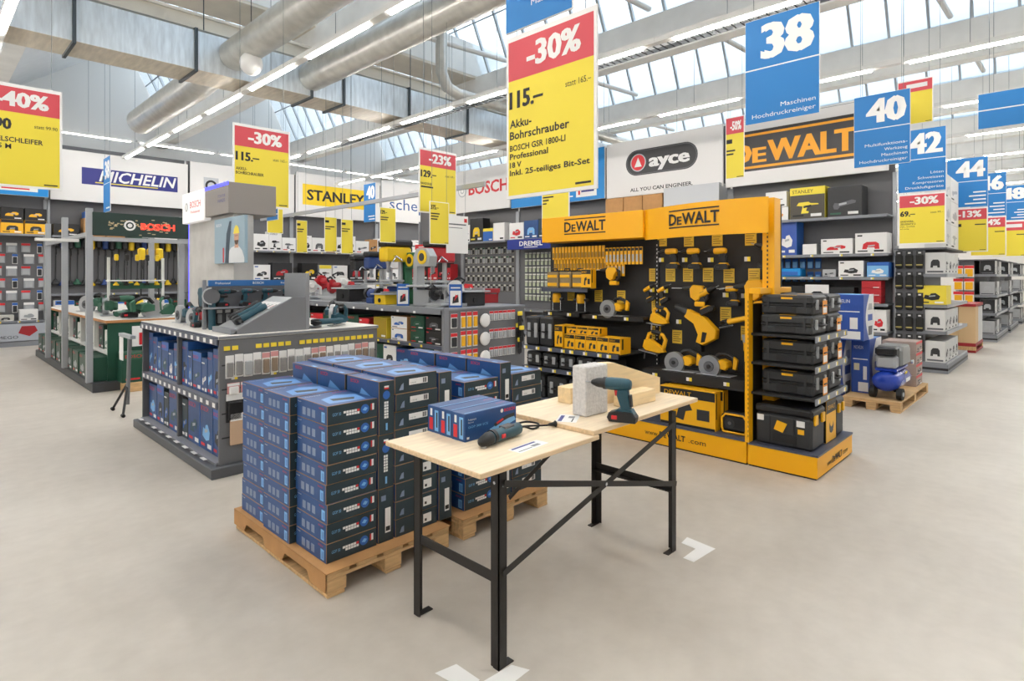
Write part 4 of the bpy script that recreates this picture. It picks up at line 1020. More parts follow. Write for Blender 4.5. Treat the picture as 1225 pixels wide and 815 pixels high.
kit(drill_kit(TEAL, BLACK, RED, 'bosch'), 'cordless_drill', 'small cordless drill next to the red circular saw on the island', 'drill', (1.9, 6.05, 1.151), 0, None, (0, 0, FACE_X), .9)
# tool stand with blue strip
t = thing('tool_stand', 'grey tool stand with a blue name strip on the island worktop', 'display stand', (1.86, 5.62, 1.151))
part('strip', B().cbox(0, 0, .40, .86, .03, .455, mat('strip_blue', '#1c5c98', .5), .002), t)
sl_ = B().text('Professional', .02, .12, .418, -.002, PAPER, w=.13).text('BOSCH', .022, .44, .418, -.002, PAPER, w=.1).text('Professional', .02, .72, .418, -.002, PAPER, w=.12); part('lettering', sl_, t)
part('shelf', B().cbox(0, .0, .19, .86, .18, .205, SHELFG, .002), t)
for x in (.0, .83): part('upright', B().cbox(x, .15, 0, x + .03, .18, .455, SHELFG, .002), t)
part('back_panel', B().cbox(.03, .165, .01, .83, .175, .40, MIDG, .002), t)
for k in range(4): kit(drill_kit(TEAL, BLACK, RED, 'bosch'), 'cordless_drill', '%s cordless drill from the left on the blue-striped tool stand' % nth(k), 'drill', (2.05 + .2 * k, 5.71, 1.358), 0, 'drills on the tool stand', (0, 0, .3 * (k % 2)), .75)
pkW = pack_kit(.05, .14, PAPER, DKGREY, LGREY, 'bits')
packs('narrow bit pack from the left hanging in the blue-striped tool stand', 9, [(1.93 + .075 * k, 5.78, 1.33) for k in range(9)], [pkW], 0, 'bit packs in the tool stand')
# more tools on the right half of the worktop
for k, (x, y, kt, nm, c, lab) in enumerate(((2.75, 5.2, grinder_kit(TEAL, 'b'), 'angle_grinder', 'power tool', 'grinder lying on the worktop right of the ramp screen'), (3.0, 5.32, jigsaw_kit(TEAL, 'b'), 'jigsaw', 'power tool', 'jigsaw on the right part of the island worktop'), (3.12, 5.75, circ_saw_kit(TEAL, 'b'), 'circular_saw', 'circular saw', 'dark circular saw on the right part of the island worktop'), (2.95, 6.2, circ_saw_kit(GREEN2, 'g'), 'circular_saw', 'circular saw', 'green circular saw further back on the island worktop'))):
    kit(kt, nm, lab, c, (x, y, 1.151 + (.055 if nm == 'angle_grinder' else .012)), 0, None, (0, 0, .4 * k), 1.0)
# concrete-look pillar with blue light edges, canopy, light box and poster
CL = mat('concrete_print', '#b9b7b3', .8, noise=.12, nscale=4)
LED = mat('blue_led', '#3a3cff', .4, emit=1.2)
t = thing('brand_pillar', 'concrete-look display pillar with blue light edge and grey canopy', 'display pillar', (2.24, 7.42, 1.151), FACE_X)
part('pillar_panel', B().cbox(0, 0, 0, 1.35, .2, 1.12, CL, .004), t)
part('light_edge', B().box(-.012, -.002, 0, 0.0, .02, 1.12, LED), t)
cp = part('canopy', B().cbox(.72, -.06, 1.12, 1.38, .42, 1.43, mat('canopy_taupe', '#8a8480', .6), .004), t)
part('light_edge', B().box(.72, -.063, 1.40, 1.38, -.058, 1.435, LED), cp)
part('downlight', B().cyl((1.25, .1, 1.112), (1.25, .1, 1.12), .03, mat('downlight', '#fff4e0', .4, emit=12), 14), cp)
cpt = B().text("IT'S IN YOUR", .03, 1.2, 1.29, -.062, PURP, w=.2).text('HANDS.', .035, 1.2, 1.24, -.062, PURP, w=.2); part('lettering', cpt, cp)
lb = part('light_box', B().cbox(0.0, -.07, 1.09, .72, .0, 1.43, mat('light_box_face', '#f2f0ee', .4, emit=.15), .004), t)
lt = B().text('BOSCH', .075, .44, 1.25, -.072, RED, w=.34).text('Professional', .03, .44, 1.19, -.072, RED, w=.3).disc(.15, 1.27, .05, -.072, LGREY).disc(.15, 1.27, .036, -.073, PAPER); part('lettering', lt, lb)
o = solid('poster', 'poster of a person in a yellow helmet hanging on the concrete-look pillar', 'poster', B().cbox(0, -.03, 0, .80, 0, .46, mat('poster_ground', '#8fa6b4', .5), .003), (2.236, 6.50, 1.77), FACE_X)
SK = mat('poster_skin', '#c79a80', .6)
def ell(cx, cz, rx, rz, a0=0, a1=2 * PI, n=20): return [(cx + rx * math.cos(a0 + (a1 - a0) * k / n), cz + rz * math.sin(a0 + (a1 - a0) * k / n)) for k in range(n + 1)]
HAIR = mat('poster_hair', '#5a4436', .7)
pb = B().slab([(.36, .004), (.38, .10), (.46, .155), (.56, .17), (.66, .165), (.74, .12), (.79, .05), (.79, .004)], -.0312, -.031, mat('poster_shirt', '#d5d8da', .6))
pb.slab([(.55, .15), (.65, .15), (.64, .2), (.56, .2)], -.0316, -.0312, SK).slab(ell(.6, .26, .058, .082), -.032, -.0316, SK).slab(ell(.6, .225, .05, .045, PI, 2 * PI), -.0323, -.032, HAIR).slab(ell(.6, .295, .066, .075, 0, PI), -.0326, -.032, SIGNY).quad(.525, .29, .675, .302, -.0325, SIGNY)
pb.quad(.575, .265, .59, .272, -.0322, INK).quad(.61, .265, .625, .272, -.0322, INK).slab([(.3, .004), (.34, .3), (.42, .42), (.47, .42), (.42, .2), (.40, .004)], -.0314, -.031, mat('poster_dark', '#3b4a58', .6)).quad(.24, .01, .27, .16, -.031, RED).text('BOSCH', .03, .13, .38, -.032, PAPER, w=.14)
part('print', pb, o)
# folding stand beside the island
t = thing('roller_stand', 'grey roller stand with black feet beside the far end of the island', 'stand', (1.80, 8.15, 0), FACE_X)
part('crossbar', B().cbox(-.35, -.03, .9, .2, .03, .94, mat('galv_bar', '#b9bdc2', .35, .6), .004), t)
part('post', B().tube([(-.05, .0, .1), (.05, .0, .9)], .022, GREY, 8), t)
for sx in (-1, 1):
    lg_ = part('leg', B().tube([(-.05 + .25 * sx, -.1, .02), (-.05, 0, .35)], .014, BLACK, 8), t)
    part('foot', B().lathe([(-.03, .02), (.03, .02)], RUBBER, 'x', (-.05 + .25 * sx, -.1, .02), 10), lg_)
part('price_sheet', B().box(-.28, -.036, .62, -.1, -.032, .9, PAPER), t)

# ================================================================ middle island (tools on top, cartons below)
XI, YI = 5.5, 6.75
g2 = thing('shelf_island', 'grey shelf island with bench machines on top behind the carton stacks', 'shelving', (XI, 15.3, 0), FACE_X)
L2 = 15.3 - YI
part('plinth', B().cbox(-.02, -.06, 0, L2 + .05, 1.8, .085, MATS['plinth_grey'], .006), g2)
part('back_panel', B().cbox(.03, .8, .085, L2 - .03, .84, 1.1, PANELG, .003), g2)
ep2 = part('end_panel', B().cbox(L2 - .03, 0, .085, L2, 1.75, 1.12, MATS['slat_panel'], .003), g2)
part('post', B().cbox(L2 - .05, -.01, .085, L2 + .012, .08, 1.16, SHELFG, .003), g2)
part('worktop', B().cbox(-.01, -.02, 1.12, L2 + .01, 1.76, 1.15, SHELFG, .004), g2)
rl = part('price_rail', B().box(0, -.03, 1.06, L2 - .05, -.02, 1.125, SHELFG), g2)
for k in range(18): part('price_tag', TAGMESH['w'], rl, (.2 + .45 * k, -.031, 1.075))
shelf_unit(g2, .03, L2 - .05, 0, .8, .58, tags=[(.2 + .3 * k, 'y') for k in range(27)])
WB = PAPER
def wc(lab, x, z, w, h, body, front, title, tcol, band, pic, d=.4): carton(lab, w, d, h, (XI + .06, x, z), FACE_X, body, front, title, tcol, band, pic)
for k in range(2): wc('%s white carton with blue base band stacked on the middle island shelf' % ('lower' if k == 0 else 'upper'), 8.22, .582 + .2 * k, .45, .195, CARD, PAPER, 'ERBAUER', INK, None, BLUE2)
for k in range(2): wc('%s dark green carton stacked on the middle island shelf' % ('lower' if k == 0 else 'upper'), 7.68, .582 + .22 * k, .36, .215, GREEN, GREEN, 'BOSCH', RED, None, GREEN2)
for k in range(2): wc('%s black carton with red corner stacked near the grey island post' % ('lower' if k == 0 else 'upper'), 7.28, .582 + .22 * k, .4, .215, BLACK, BLACK, 'METABO', RED, None, MIDG)
wc('yellow carton in the dark part of the middle island shelf', 8.75, .582, .4, .35, SIGNY, mat('ochre', '#9a8216', .6), None, INK, None, None)
fill('dark tool carton from the far end on the middle island shelf', -15.1, -8.9, 0, .582, .4, FACE_X, XI + .06, [(.4, .36, GREEN, GREEN, 'BOSCH', RED, None, GREEN2), (.5, .3, DRED, RED, 'EINHELL', PAPER, None, DKGREY)], 'cartons far back on the middle island', seed=9)
fill('carton from the far end on the lower shelf of the middle island', -15.1, -6.9, 0, .11, .42, FACE_X, XI + .06, [(.45, .36, BLUE, BLUE, 'BOSCH', RED, None, LBLUE), (.5, .4, GREEN, GREEN, 'BOSCH', RED, None, GREEN2), (.4, .4, PAPER, PAPER, 'SCHEPPACH', BLUE2, None, DKGREY)], 'cartons on the lower shelf of the middle island', seed=10)
# blister packs on the end of the middle island (facing -Y)
pY = pack_kit(.10, .25, RED, PAPER, YELP, 'yel'); pR = pack_kit(.09, .16, RED, PAPER, LGREY, 'red'); pW = pack_kit(.13, .22, RED, PAPER, DKGREY, 'disc')
for r_, z in enumerate((1.07, .78, .49)):
    rw = ('upper', 'middle', 'lower')[r_]
    packs('red-headed dark disc pack on the %s hooks by the grey post' % rw, 1, [(5.68, YI - .006, z)], [pW], 0, 'disc packs on the middle island end', share=True)
    packs('yellow tape pack from the left on the %s hooks of the middle island' % rw, 3, [(5.86 + .125 * k, YI - .006, z + .02) for k in range(3)], [pY], 0, 'yellow packs on the middle island end')
    o = solid('polishing_pad', 'round white polishing pad on the %s hooks of the middle island' % rw, 'polishing pad', B().lathe([(0, .02), (-.01, .1), (-.03, .11), (-.045, .09), (-.05, .02)], PAPER, 'y', n=20), (6.30, YI - .005, z - .13))
    part('hook', B().cyl((0, 0, .1), (0, -.04, .1), .006, CHROME, 6), o)
    packs('red and white pack from the left on the %s hooks beside the white pad' % rw, 5, [(6.46 + .1 * k, YI - .006, z + .01) for k in range(6)], [pR], 0, 'red and white packs on the middle island end')
for k in range(4):
    t = thing('work_glove', '%s black and yellow work glove hanging near the black tool cases' % nth(k), 'glove', (7.06 + .02 * (k % 2), YI - .03 - .02 * k, .78 - .24 * (k % 2) + .2 * (k // 2)), 0, 'work gloves on the middle island end')
    part('palm', B().cbox(-.045, -.015, -.11, .045, .015, .0, BLACK, .01), t); part('cuff', B().cbox(-.05, -.018, 0, .05, .018, .07, TAGY, .008), t)
    for q in range(4): part('finger', B().lathe([(-.21 + .012 * abs(q - 1), .007), (-.11, .011)], DKGREY, 'z', (-.034 + .0225 * q, 0, 0), 8), t)
    part('thumb', B().tube([(.045, 0, -.05), (.07, 0, -.09), (.075, 0, -.12)], [.011, .011, .007], DKGREY, 8), t)
# bench machines
def mitre_kit(c, key):
    def fn():
        base = B().cyl((0, 0, 0), (0, 0, .05), .2, STEEL, 24).cbox(-.28, -.06, .03, .28, .16, .08, LGREY, .008)
        fence = B().cbox(-.26, .05, .08, .26, .075, .16, LGREY, .004)
        arm = B().tube([(0, .2, .1), (0, .2, .25), (0, .05, .36)], [.04, .035, .03], c, 10)
        guard = B().cyl((-.03, 0, .28), (.03, 0, .28), .14, c, 24)
        blade = B().cyl((-.004, 0, .25), (.004, 0, .25), .13, CHROME, 26)
        mot = B().lathe([(.03, .06), (.17, .06), (.19, .045)], c, 'x', (0, 0, .30), 14)
        hnd = B().tube([(0, -.1, .36), (0, -.16, .42), (0, -.06, .47), (0, .02, .42)], .017, BLACK, 8)
        return [('base', base.mesh('base'), [('fence', fence.mesh('fence'))]), ('arm', arm.mesh('arm')), ('blade_guard', guard.mesh('blade_guard')), ('blade', blade.mesh('blade')), ('motor', mot.mesh('motor')), ('handle', hnd.mesh('handle'))]
    return cached(('mitre', key), fn)
def pillar_drill_kit(c, key):
    def fn():
        base = B().cbox(-.12, -.16, 0, .12, .14, .03, DKGREY, .006)
        col = B().cyl((0, .08, .03), (0, .08, .66), .026, STEEL, 14)
        tab = B().cbox(-.1, -.12, .24, .1, .06, .265, LGREY, .004)
        head = B().cbox(-.075, -.16, .46, .075, .18, .62, c, .02)
        belt = B().cbox(-.08, -.17, .622, .08, .2, .70, BLACK, .02)
        ch = B().lathe([(.34, .008), (.36, .02), (.42, .022), (.46, .03)], STEEL, 'z', (0, -.08, 0), 12)
        lev = B().tube([(.08, -.06, .52), (.12, -.06, .52), (.15, -.12, .46)], .008, CHROME, 8).tube([(.12, -.06, .52), (.15, .0, .47)], .008, CHROME, 8)
        return [('base', base.mesh('base')), ('column', col.mesh('column')), ('work_table', tab.mesh('work_table')), ('head', head.mesh('head'), [('belt_cover', belt.mesh('belt_cover'))]), ('chuck', ch.mesh('chuck')), ('feed_lever', lev.mesh('feed_lever'))]
    return cached(('pdrill', key), fn)
def bandsaw_kit(c, key):
    def fn():
        fr = B().slab([(-.16, .0), (.16, 0), (.16, .2), (.06, .2), (-.08, .2), (-.08, .5), (.16, .5), (.18, .62), (.1, .72), (-.1, .72), (-.16, .62)], -.06, .06, c, .01)
        wh = B().cyl((.03, -.07, .61), (.03, -.06, .61), .09, mat('warning_yellow', '#f0c818', .5), 20).cyl((.03, -.076, .61), (.03, -.07, .61), .05, DKGREY, 16)
        tb = B().cbox(-.12, -.2, .24, .26, .16, .265, LGREY, .004)
        bl = B().box(.12, -.004, .2, .125, .004, .5, CHROME)
        return [('frame', fr.mesh('frame')), ('wheel_cover', wh.mesh('wheel_cover')), ('work_table', tb.mesh('work_table')), ('blade', bl.mesh('blade'))]
    return cached(('band', key), fn)
def table_saw_kit(c, key):
    def fn():
        bd = B().cbox(-.28, -.22, .0, .28, .22, .28, c, .012); tp = B().cbox(-.36, -.3, .28, .36, .3, .31, LGREY, .005)
        bl = B().cyl((-.003, 0, .31), (.003, 0, .31), .1, CHROME, 24); gd = B().slab([(-.14, .36), (.14, .36), (.1, .44), (-.08, .45)], -.02, .02, RED, .005)
        kn = B().cyl((0, -.24, .12), (0, -.22, .12), .06, BLACK, 16); fe = B().cbox(.16, -.3, .31, .2, .3, .37, STEEL, .004)
        return [('body', bd.mesh('body')), ('table_top', tp.mesh('table_top')), ('blade', bl.mesh('blade')), ('blade_guard', gd.mesh('blade_guard')), ('hand_wheel', kn.mesh('hand_wheel')), ('fence', fe.mesh('fence'))]
    return cached(('tsaw', key), fn)
def bench_grinder_kit(c, key):
    def fn():
        b = B().lathe([(-.1, .06), (-.08, .075), (.08, .075), (.1, .06)], c, 'x', (0, 0, .15), 16); f = B().cbox(-.09, -.08, 0, .09, .08, .09, c, .01)
        out = [('motor', b.mesh('motor')), ('foot', f.mesh('foot'))]
        for s_ in (-1, 1): out.append(('wheel', B().lathe([(.13 * s_, .07), (.16 * s_, .07)], LGREY, 'x', (0, 0, .15), 20).mesh('wheel')))
        for s_ in (-1, 1): out.append(('wheel_guard', B().lathe([(.115 * s_, .085), (.175 * s_, .085)], BLACK, 'x', (0, .01, .155), 20).mesh('wheel_guard')))
        return out
    return cached(('bgr', key), fn)
MW = mat('machine_white', '#dedcd8', .4); MB_ = mat('machine_blue', '#24407c', .4); MY = mat('machine_yellow', '#e8c21c', .4); MG = mat('machine_green', '#2e6a48', .4); MR = mat('machine_red', '#b4242c', .4); MK = mat('machine_black', '#232325', .4)
def machine(kt, name, lab, px, xw, z=1.151, sc=1.0, rz=FACE_X, cat='machine'):
    P = on_x(px, 360, xw); kit(kt, name, lab, cat, (xw, P[1], z), 0, None, (0, 0, rz), sc)
machine(table_saw_kit(MK, 'k'), 'table_saw', 'black table saw with red guard on the far part of the middle island', 420, 5.9, sc=.85)
machine(mitre_kit(MR, 'r'), 'mitre_saw', 'red mitre saw on the far part of the middle island', 397, 5.85, sc=1.0, rz=FACE_X + .5)
machine(mitre_kit(MW, 'w'), 'mitre_saw', 'white and red mitre saw left of the red one on the middle island', 372, 5.85, sc=.95, rz=FACE_X - .3)
machine(bench_grinder_kit(MB_, 'b'), 'bench_grinder', 'blue bench grinder on the middle island worktop', 447, 5.75, sc=1.15)
machine(pillar_drill_kit(MB_, 'b'), 'pillar_drill', 'blue pillar drill standing on the middle island', 450, 6.1, sc=1.35)
machine(pillar_drill_kit(MY, 'y'), 'pillar_drill', 'yellow and black pillar drill standing on the middle island', 472, 5.9, sc=1.6)
machine(table_saw_kit(MY, 'y'), 'scroll_saw', 'small yellow table saw at the foot of the yellow pillar drill', 462, 5.7, sc=.6)
machine(bandsaw_kit(MG, 'g'), 'band_saw', 'green band saw between the pillar drills on the middle island', 493, 6.15, sc=1.25)
machine(bandsaw_kit(LGREY, 'l'), 'band_saw', 'light grey band saw with yellow wheel cover on the middle island', 508, 5.8, sc=1.3)
machine(pillar_drill_kit(MR, 'r'), 'pillar_drill', 'red and black pillar drill by the island corner', 525, 6.15, sc=1.55)
machine(mitre_kit(MK, 'k'), 'mitre_saw', 'black mitre saw at the corner of the middle island', 520, 5.72, sc=.75)
for px, lab in ((482, 'blue information board standing beside the yellow pillar drill'), (545, 'blue and white information board at the island corner')):
    P = on_y(px, 355, 6.95) if px > 530 else on_x(px, 355, 5.6)
    o = solid('info_board', lab, 'sign', B().cbox(-.1, 0, 0, .1, .02, .36, BLUE2, .003), (P[0], P[1], 1.151), -PI / 4)
    part('print', B().quad(-.085, .03, .085, .26, 0, PAPER).slab([(-.05, .06), (-.04, .16), (.04, .2), (.05, .08)], -.002, -.001, DKGREY).slab([(-.02, .1), (.0, .2), (.04, .18)], -.0028, -.002, RED).text('#7', .03, 0, .29, -.002, PAPER, w=.15), o)
t = thing('tool_trolley', 'red open workshop trolley behind the middle island packs', 'trolley', (7.0, 7.6, 1.151))
part('tray', B().cbox(0, 0, .18, .5, .35, .26, DRED, .006), t); part('body', B().cbox(.02, .02, 0.0, .48, .33, .16, DRED, .006), t)
for x in (.02, .46): part('post', B().box(x, .02, .14, x + .02, .04, .2, DRED), t)

# a second, denser row of machines towards the back of the worktop
more = [(290, 5.7, mitre_kit(MR, 'r'), 'mitre_saw', 'red mitre saw just right of the grey ramp screen', .9, .4), (312, 5.75, table_saw_kit(MR, 'r'), 'table_saw', 'red table saw far back left on the middle island', .8, 0), (335, 5.7, mitre_kit(MK, 'k'), 'mitre_saw', 'black mitre saw far back left on the middle island', .9, -.4),
        (352, 5.7, bench_grinder_kit(MR, 'r'), 'bench_grinder', 'red bench grinder left of the white mitre saw', 1.3, .2), (384, 6.6, mitre_kit(MR, 'r'), 'mitre_saw', 'red mitre saw in the rear row behind the white one', 1.2, .2), (408, 6.65, mitre_kit(MW, 'w'), 'mitre_saw', 'white mitre saw in the rear row behind the red one', 1.2, -.2),
        (432, 6.4, pillar_drill_kit(MK, 'k'), 'pillar_drill', 'black pillar drill in the rear row of the middle island', 1.3, 0), (462, 6.6, pillar_drill_kit(MW, 'w'), 'pillar_drill', 'white pillar drill in the rear row of the middle island', 1.35, 0), (484, 6.9, table_saw_kit(MB_, 'b'), 'table_saw', 'blue table saw in the rear row of the middle island', 1.0, .3),
        (503, 6.8, bench_grinder_kit(MW, 'w'), 'bench_grinder', 'white bench grinder in the rear row of the middle island', 1.4, 0), (545, 6.2, mitre_kit(MW, 'w'), 'mitre_saw', 'white and chrome mitre saw behind the corner information board', 1.0, .5), (560, 6.6, table_saw_kit(MK, 'k'), 'table_saw', 'black table saw near the red trolley', .8, 0)]
for px, xw, kt, nm, lab, sc, dr in more:
    P = on_x(px, 360, xw)
    if px > 530: P = on_y(px, 360, 7.25); kit(kt, nm, lab, 'machine', (P[0], 7.25, 1.151), 0, None, (0, 0, dr), sc)
    elif P[1] < 15.0: kit(kt, nm, lab, 'machine', (xw, P[1], 1.151), 0, None, (0, 0, FACE_X + dr), sc)
    else: continue
# ================================================================ wall shelving with brand banners
BACKP = mat('shelf_back_grey', '#6a6a6c', .6)
STEELP = mat('steel_upright', '#a3a6aa', .4, .3)
def wall_bay(lab, face, plane, a0, a1, shelves, depth=.55, h=3.5, tags=6, back=BACKP, base=True):
    """one bay of wall shelving; a0..a1 = left to right along the wall as seen from the front"""
    loc = (a0, plane, 0) if face == FACE_Y else (plane, a0, 0)
    w = abs(a1 - a0)
    t = thing('wall_shelf', lab, 'shelving', loc, face)
    part('back_panel', B().cbox(0, depth, .08, w, depth + .04, h + 1.4, back, .003), t)
    for x in (-.03, w - .03): part('upright', B().cbox(x, depth - .06, 0, x + .06, depth, h, STEELP, .003), t)
    part('plinth', B().cbox(0, 0, 0, w, depth, .12, SHELFG, .004), t)
    for z, d in shelves: shelf_unit(t, .01, w - .01, depth - d, depth, z, tags=[(w * (k + .5) / tags, 'g') for k in range(tags)] if z < 2.6 else (), rail=SHELFG)
    return t
def banner(lab, face, plane, a0, a1, z0, z1, draw):
    loc = (a0, plane, z0) if face == FACE_Y else (plane, a0, z0)
    w = abs(a1 - a0); h = z1 - z0
    t = thing('brand_banner', lab, 'banner', loc, face)
    part('board', B().cbox(0, 0, 0, w, .05, h, mat('banner_white', '#e4e2e0', .55), .004), t)
    b = B(); draw(b, w, h); part('print', b, t)
    return t
YB = 17.85
# --- long wall, looking to -Y
wall_bay('left wall bay with yellow cartons on top and hanging packs', FACE_Y, 17.6, .2, 2.25, ((2.62, .5), (.58, .3)))
wall_bay('wall bay with hanging garden tools below the purple banner', FACE_Y, 17.6, 2.32, 5.36, ((2.62, .5), (1.2, .4), (.6, .45)))
wall_bay('wall bay below the banner with a black emblem behind the grey canopy', FACE_Y, 17.6, 5.42, 8.44, ((2.40, .5), (1.5, .5), (.9, .5), (.45, .5)))
wall_bay('wall bay with white cartons below the yellow panel banner', FACE_Y, 17.6, 8.5, 11.6, ((2.40, .5), (1.5, .5), (.9, .5), (.45, .5)))
wall_bay('wall bay below the banner with slim blue lettering', FACE_Y, 17.6, 11.66, 15.6, ((2.40, .5), (1.5, .5), (.9, .5), (.45, .5)))
def d_blue(b, w, h):
    b.quad(0.005, .005, w - .005, h - .005, 0, SKYB).text('#6', .12, .3, .1, -.002, PAPER, 'L', w=.7).quad(1.05, .1, 1.85, .35, -.002, PAPER).text('#6', .09, 1.45, .2, -.004, PURP, w=.6).text('#6', .05, 1.45, .13, -.004, RED, w=.5)
banner('bright blue banner with white emblem field above the yellow cartons', FACE_Y, YB - .3, .2, 2.25, 3.5, 4.6, d_blue)
def d_purple(b, w, h):
    b.slab([(.62, .44), (2.78, .44), (2.78, .86), (.62, .86)], -.003, -.001, PURP)
    vs, fs, a0, a1, top = text_geo('MICHELIN', .02)
    W_ = a1 - a0; k = .28 / .72
    b.add([(.98 + (p[0] - a0) / W_ * 1.7 + p[1] * k * .25, -.005, .55 + p[1] * k) for p in vs], fs, PAPER)
    b.slab([(.9, .49), (2.3, .49), (2.3, .515), (.9, .515)], -.005, -.003, SIGNY)
banner('white wall banner with a purple field and slanted white lettering', FACE_Y, YB, 2.32, 5.36, 3.5, 4.75, d_purple)
def d_kwb(b, w, h):
    b.quad(.35, .45, .75, .95, -.001, LGREY).disc(.55, .72, .16, -.004, INK).disc(.55, .72, .1, -.005, LGREY).text('KWB', .42, .9, .47, -.002, INK, 'L', w=1.2, bold=.04)
banner('white wall banner with thick black letters and a grey emblem', FACE_Y, YB, 5.42, 8.44, 3.5, 4.85, d_kwb)
def d_stan(b, w, h):
    b.quad(.22, .38, 2.75, 1.05, -.001, mat('banner_yellow', '#f4cf1c', .5)).text('STANLEY', .34, 1.42, .55, -.004, INK, w=2.1, bold=.03)
banner('white wall banner with a yellow panel and black capitals', FACE_Y, YB, 8.5, 11.6, 3.55, 4.95, d_stan)
def d_sche(b, w, h): b.text('scheppach', .42, .35, .45, -.002, mat('banner_ink_blue', '#1d4e8c', .5), 'L', w=2.9)
banner('white wall banner with slim dark blue lettering near the corner', FACE_Y, YB, 11.66, 15.6, 3.6, 5.05, d_sche)
# --- cross wall, looking to -X
XB = 11.95
wall_bay('far cross wall bay with rows of small accessory packs', FACE_X, 11.75, 14.1, 11.72, ((2.66, .5), (.7, .4)))
wall_bay('cross wall bay with a dark blue name strip and tiny packs', FACE_X, 11.75, 11.66, 8.42, ((2.66, .5), (.7, .4)))
wall_bay('cross wall bay hidden behind the yellow tool rack', FACE_X, 11.75, 8.36, 5.4, ((2.66, .5), (1.6, .5), (.8, .5)))
wall_bay('cross wall bay with boxed machines right of the yellow rack', FACE_X, 11.75, 5.34, 2.36, ((2.72, .55), (2.04, .5), (1.62, .5), (1.15, .5), (.65, .5)))
def d_bosch(b, w, h):
    b.text('BOSCH', .36, .62, .52, -.002, RED, 'L', w=1.7, bold=.03).disc(.32, .68, .2, -.002, LGREY).disc(.32, .68, .17, -.003, PAPER).disc(.32, .68, .09, -.004, LGREY).disc(.32, .68, .06, -.005, PAPER)
banner('white cross wall banner with large red capitals and a ring emblem', FACE_X, XB, 14.1, 11.72, 3.6, 4.9, d_bosch)
def d_blue2(b, w, h):
    b.quad(.005, .005, w - .005, h - .005, 0, SKYB).text('#9', .06, .3, .25, -.003, PAPER, 'L', w=1.0).quad(2.35, .1, 3.0, .42, -.002, PAPER).text('#5', .12, 2.72, .2, -.004, PURP, w=.4).quad(2.42, .16, 2.48, .34, -.004, RED).text('#8', .05, 2.0, .12, -.003, PAPER, w=.5).box(.3, -.003, .5, 1.6, -.001, .53, PAPER)
banner('bright blue cross wall banner with a white emblem field', FACE_X, XB, 11.66, 8.42, 3.56, 4.85, d_blue2)
def d_ayce(b, w, h):
    n = 14; cx, cz, hw, hh = w * .5, h * .58, .92, .3
    def pill(hw, hh): return [(cx + (hw - hh) + hh * math.cos(a_), cz + hh * math.sin(a_)) for a_ in [-PI / 2 + PI * k / n for k in range(n + 1)]] + [(cx - (hw - hh) + hh * math.cos(a_), cz + hh * math.sin(a_)) for a_ in [PI / 2 + PI * k / n for k in range(n + 1)]]
    b.slab(pill(hw, hh), -.003, -.001, mat('emblem_black', '#2b2a2c', .4)).slab(pill(hw - .02, hh - .02), -.004, -.003, MIDG).slab(pill(hw - .035, hh - .035), -.005, -.004, MATS['emblem_black'])
    b.disc(cx - .58, cz, .21, -.006, LGREY, 24).disc(cx - .58, cz, .185, -.007, RED, 24).add([(cx - .68, -.008, cz - .1), (cx - .48, -.008, cz - .1), (cx - .58, -.008, cz + .12)], [(0, 1, 2)], PAPER)
    b.text('ayce', .3, cx - .28, cz - .13, -.006, PAPER, 'L', w=1.0, bold=.05)
    b.text('ALL YOU CAN ENGINEER.', .085, cx, .1, -.002, INK, w=1.6, bold=.02)
banner('white cross wall banner with a black pill emblem and red disc', FACE_X, XB, 8.36, 5.4, 3.54, 4.87, d_ayce)
def d_dew(b, w, h):
    b.quad(.02, .28, w - .35, 1.1, 0, mat('emblem_black', '#2b2a2c', .4)); m = mat('emblem_amber', '#f0a51e', .5)
    b.box(.05, -.003, .33, w - .4, -.001, .38, m).box(.05, -.003, .99, w - .4, -.001, 1.04, m)
    b.text('D', .42, .12, .45, -.002, m, 'L', bold=.05, w=.42).text('E', .3, .58, .45, -.002, m, 'L', bold=.05, w=.25).text('WALT', .42, .88, .45, -.002, m, 'L', bold=.05, w=1.55)
banner('cross wall banner with amber capitals on a black field', FACE_X, XB, 5.34, 2.4, 3.5, 4.8, d_dew)

# ---------------------------------------------------------------- goods on the long wall
KY = mat('cleaner_yellow', '#f0b41c', .45)
for r_ in range(2):
    for k in range(4):
        carton('%s yellow and black machine carton from the left, %s layer above the hanging packs' % (nth(k), 'upper' if r_ else 'lower'), .40, .4, .32 if r_ == 0 else .28, (.55 + .425 * k, 17.66, 2.622 + .322 * r_), 0, KY if r_ == 0 else BLACK, KY if r_ == 0 else BLACK, None, INK, BLACK if r_ == 0 else None, DKGREY if r_ == 0 else KY, group='yellow cartons on the left wall bay')
pG = pack_kit(.2, .24, PAPER, mat('grey_card', '#9da1a6', .5), LGREY, 'gcard'); pGr = pack_kit(.17, .22, RED, mat('grey_card', '#9da1a6', .5), LGREY, 'gcardr'); pSm = pack_kit(.1, .24, BLUE2, PAPER, DKGREY, 'gs')
rowz = (2.42, 2.16, 1.87, 1.58, 1.29, 1.0)
for r_, z in enumerate(rowz):
    packs('grey pack from the left in hook row %s of the left wall bay' % ('one two three four five six'.split()[r_]), 4, [(.85 + .26 * k + (.06 if r_ % 2 else 0), 18.12, z) for k in range(6)], [pG, pGr, pGr, pSm] if r_ % 2 else [pGr, pSm, pGr, pG], 0, 'packs on the left wall bay')
o = solid('shelf_poster', 'grey poster strip with a red motif at the foot of the left wall bay', 'poster', B().cbox(.3, 0, 0, 2.2, .02, .40, mat('poster_grey', '#a5aab2', .5), .003), (0, 17.575, .13))
part('print', B().slab([(1.7, .18), (1.76, .34), (2.0, .34), (2.05, .22), (1.9, .1)], -.002, -.001, DRED).text('XIMEGO', .07, 1.45, .06, -.002, INK, w=.5), o)
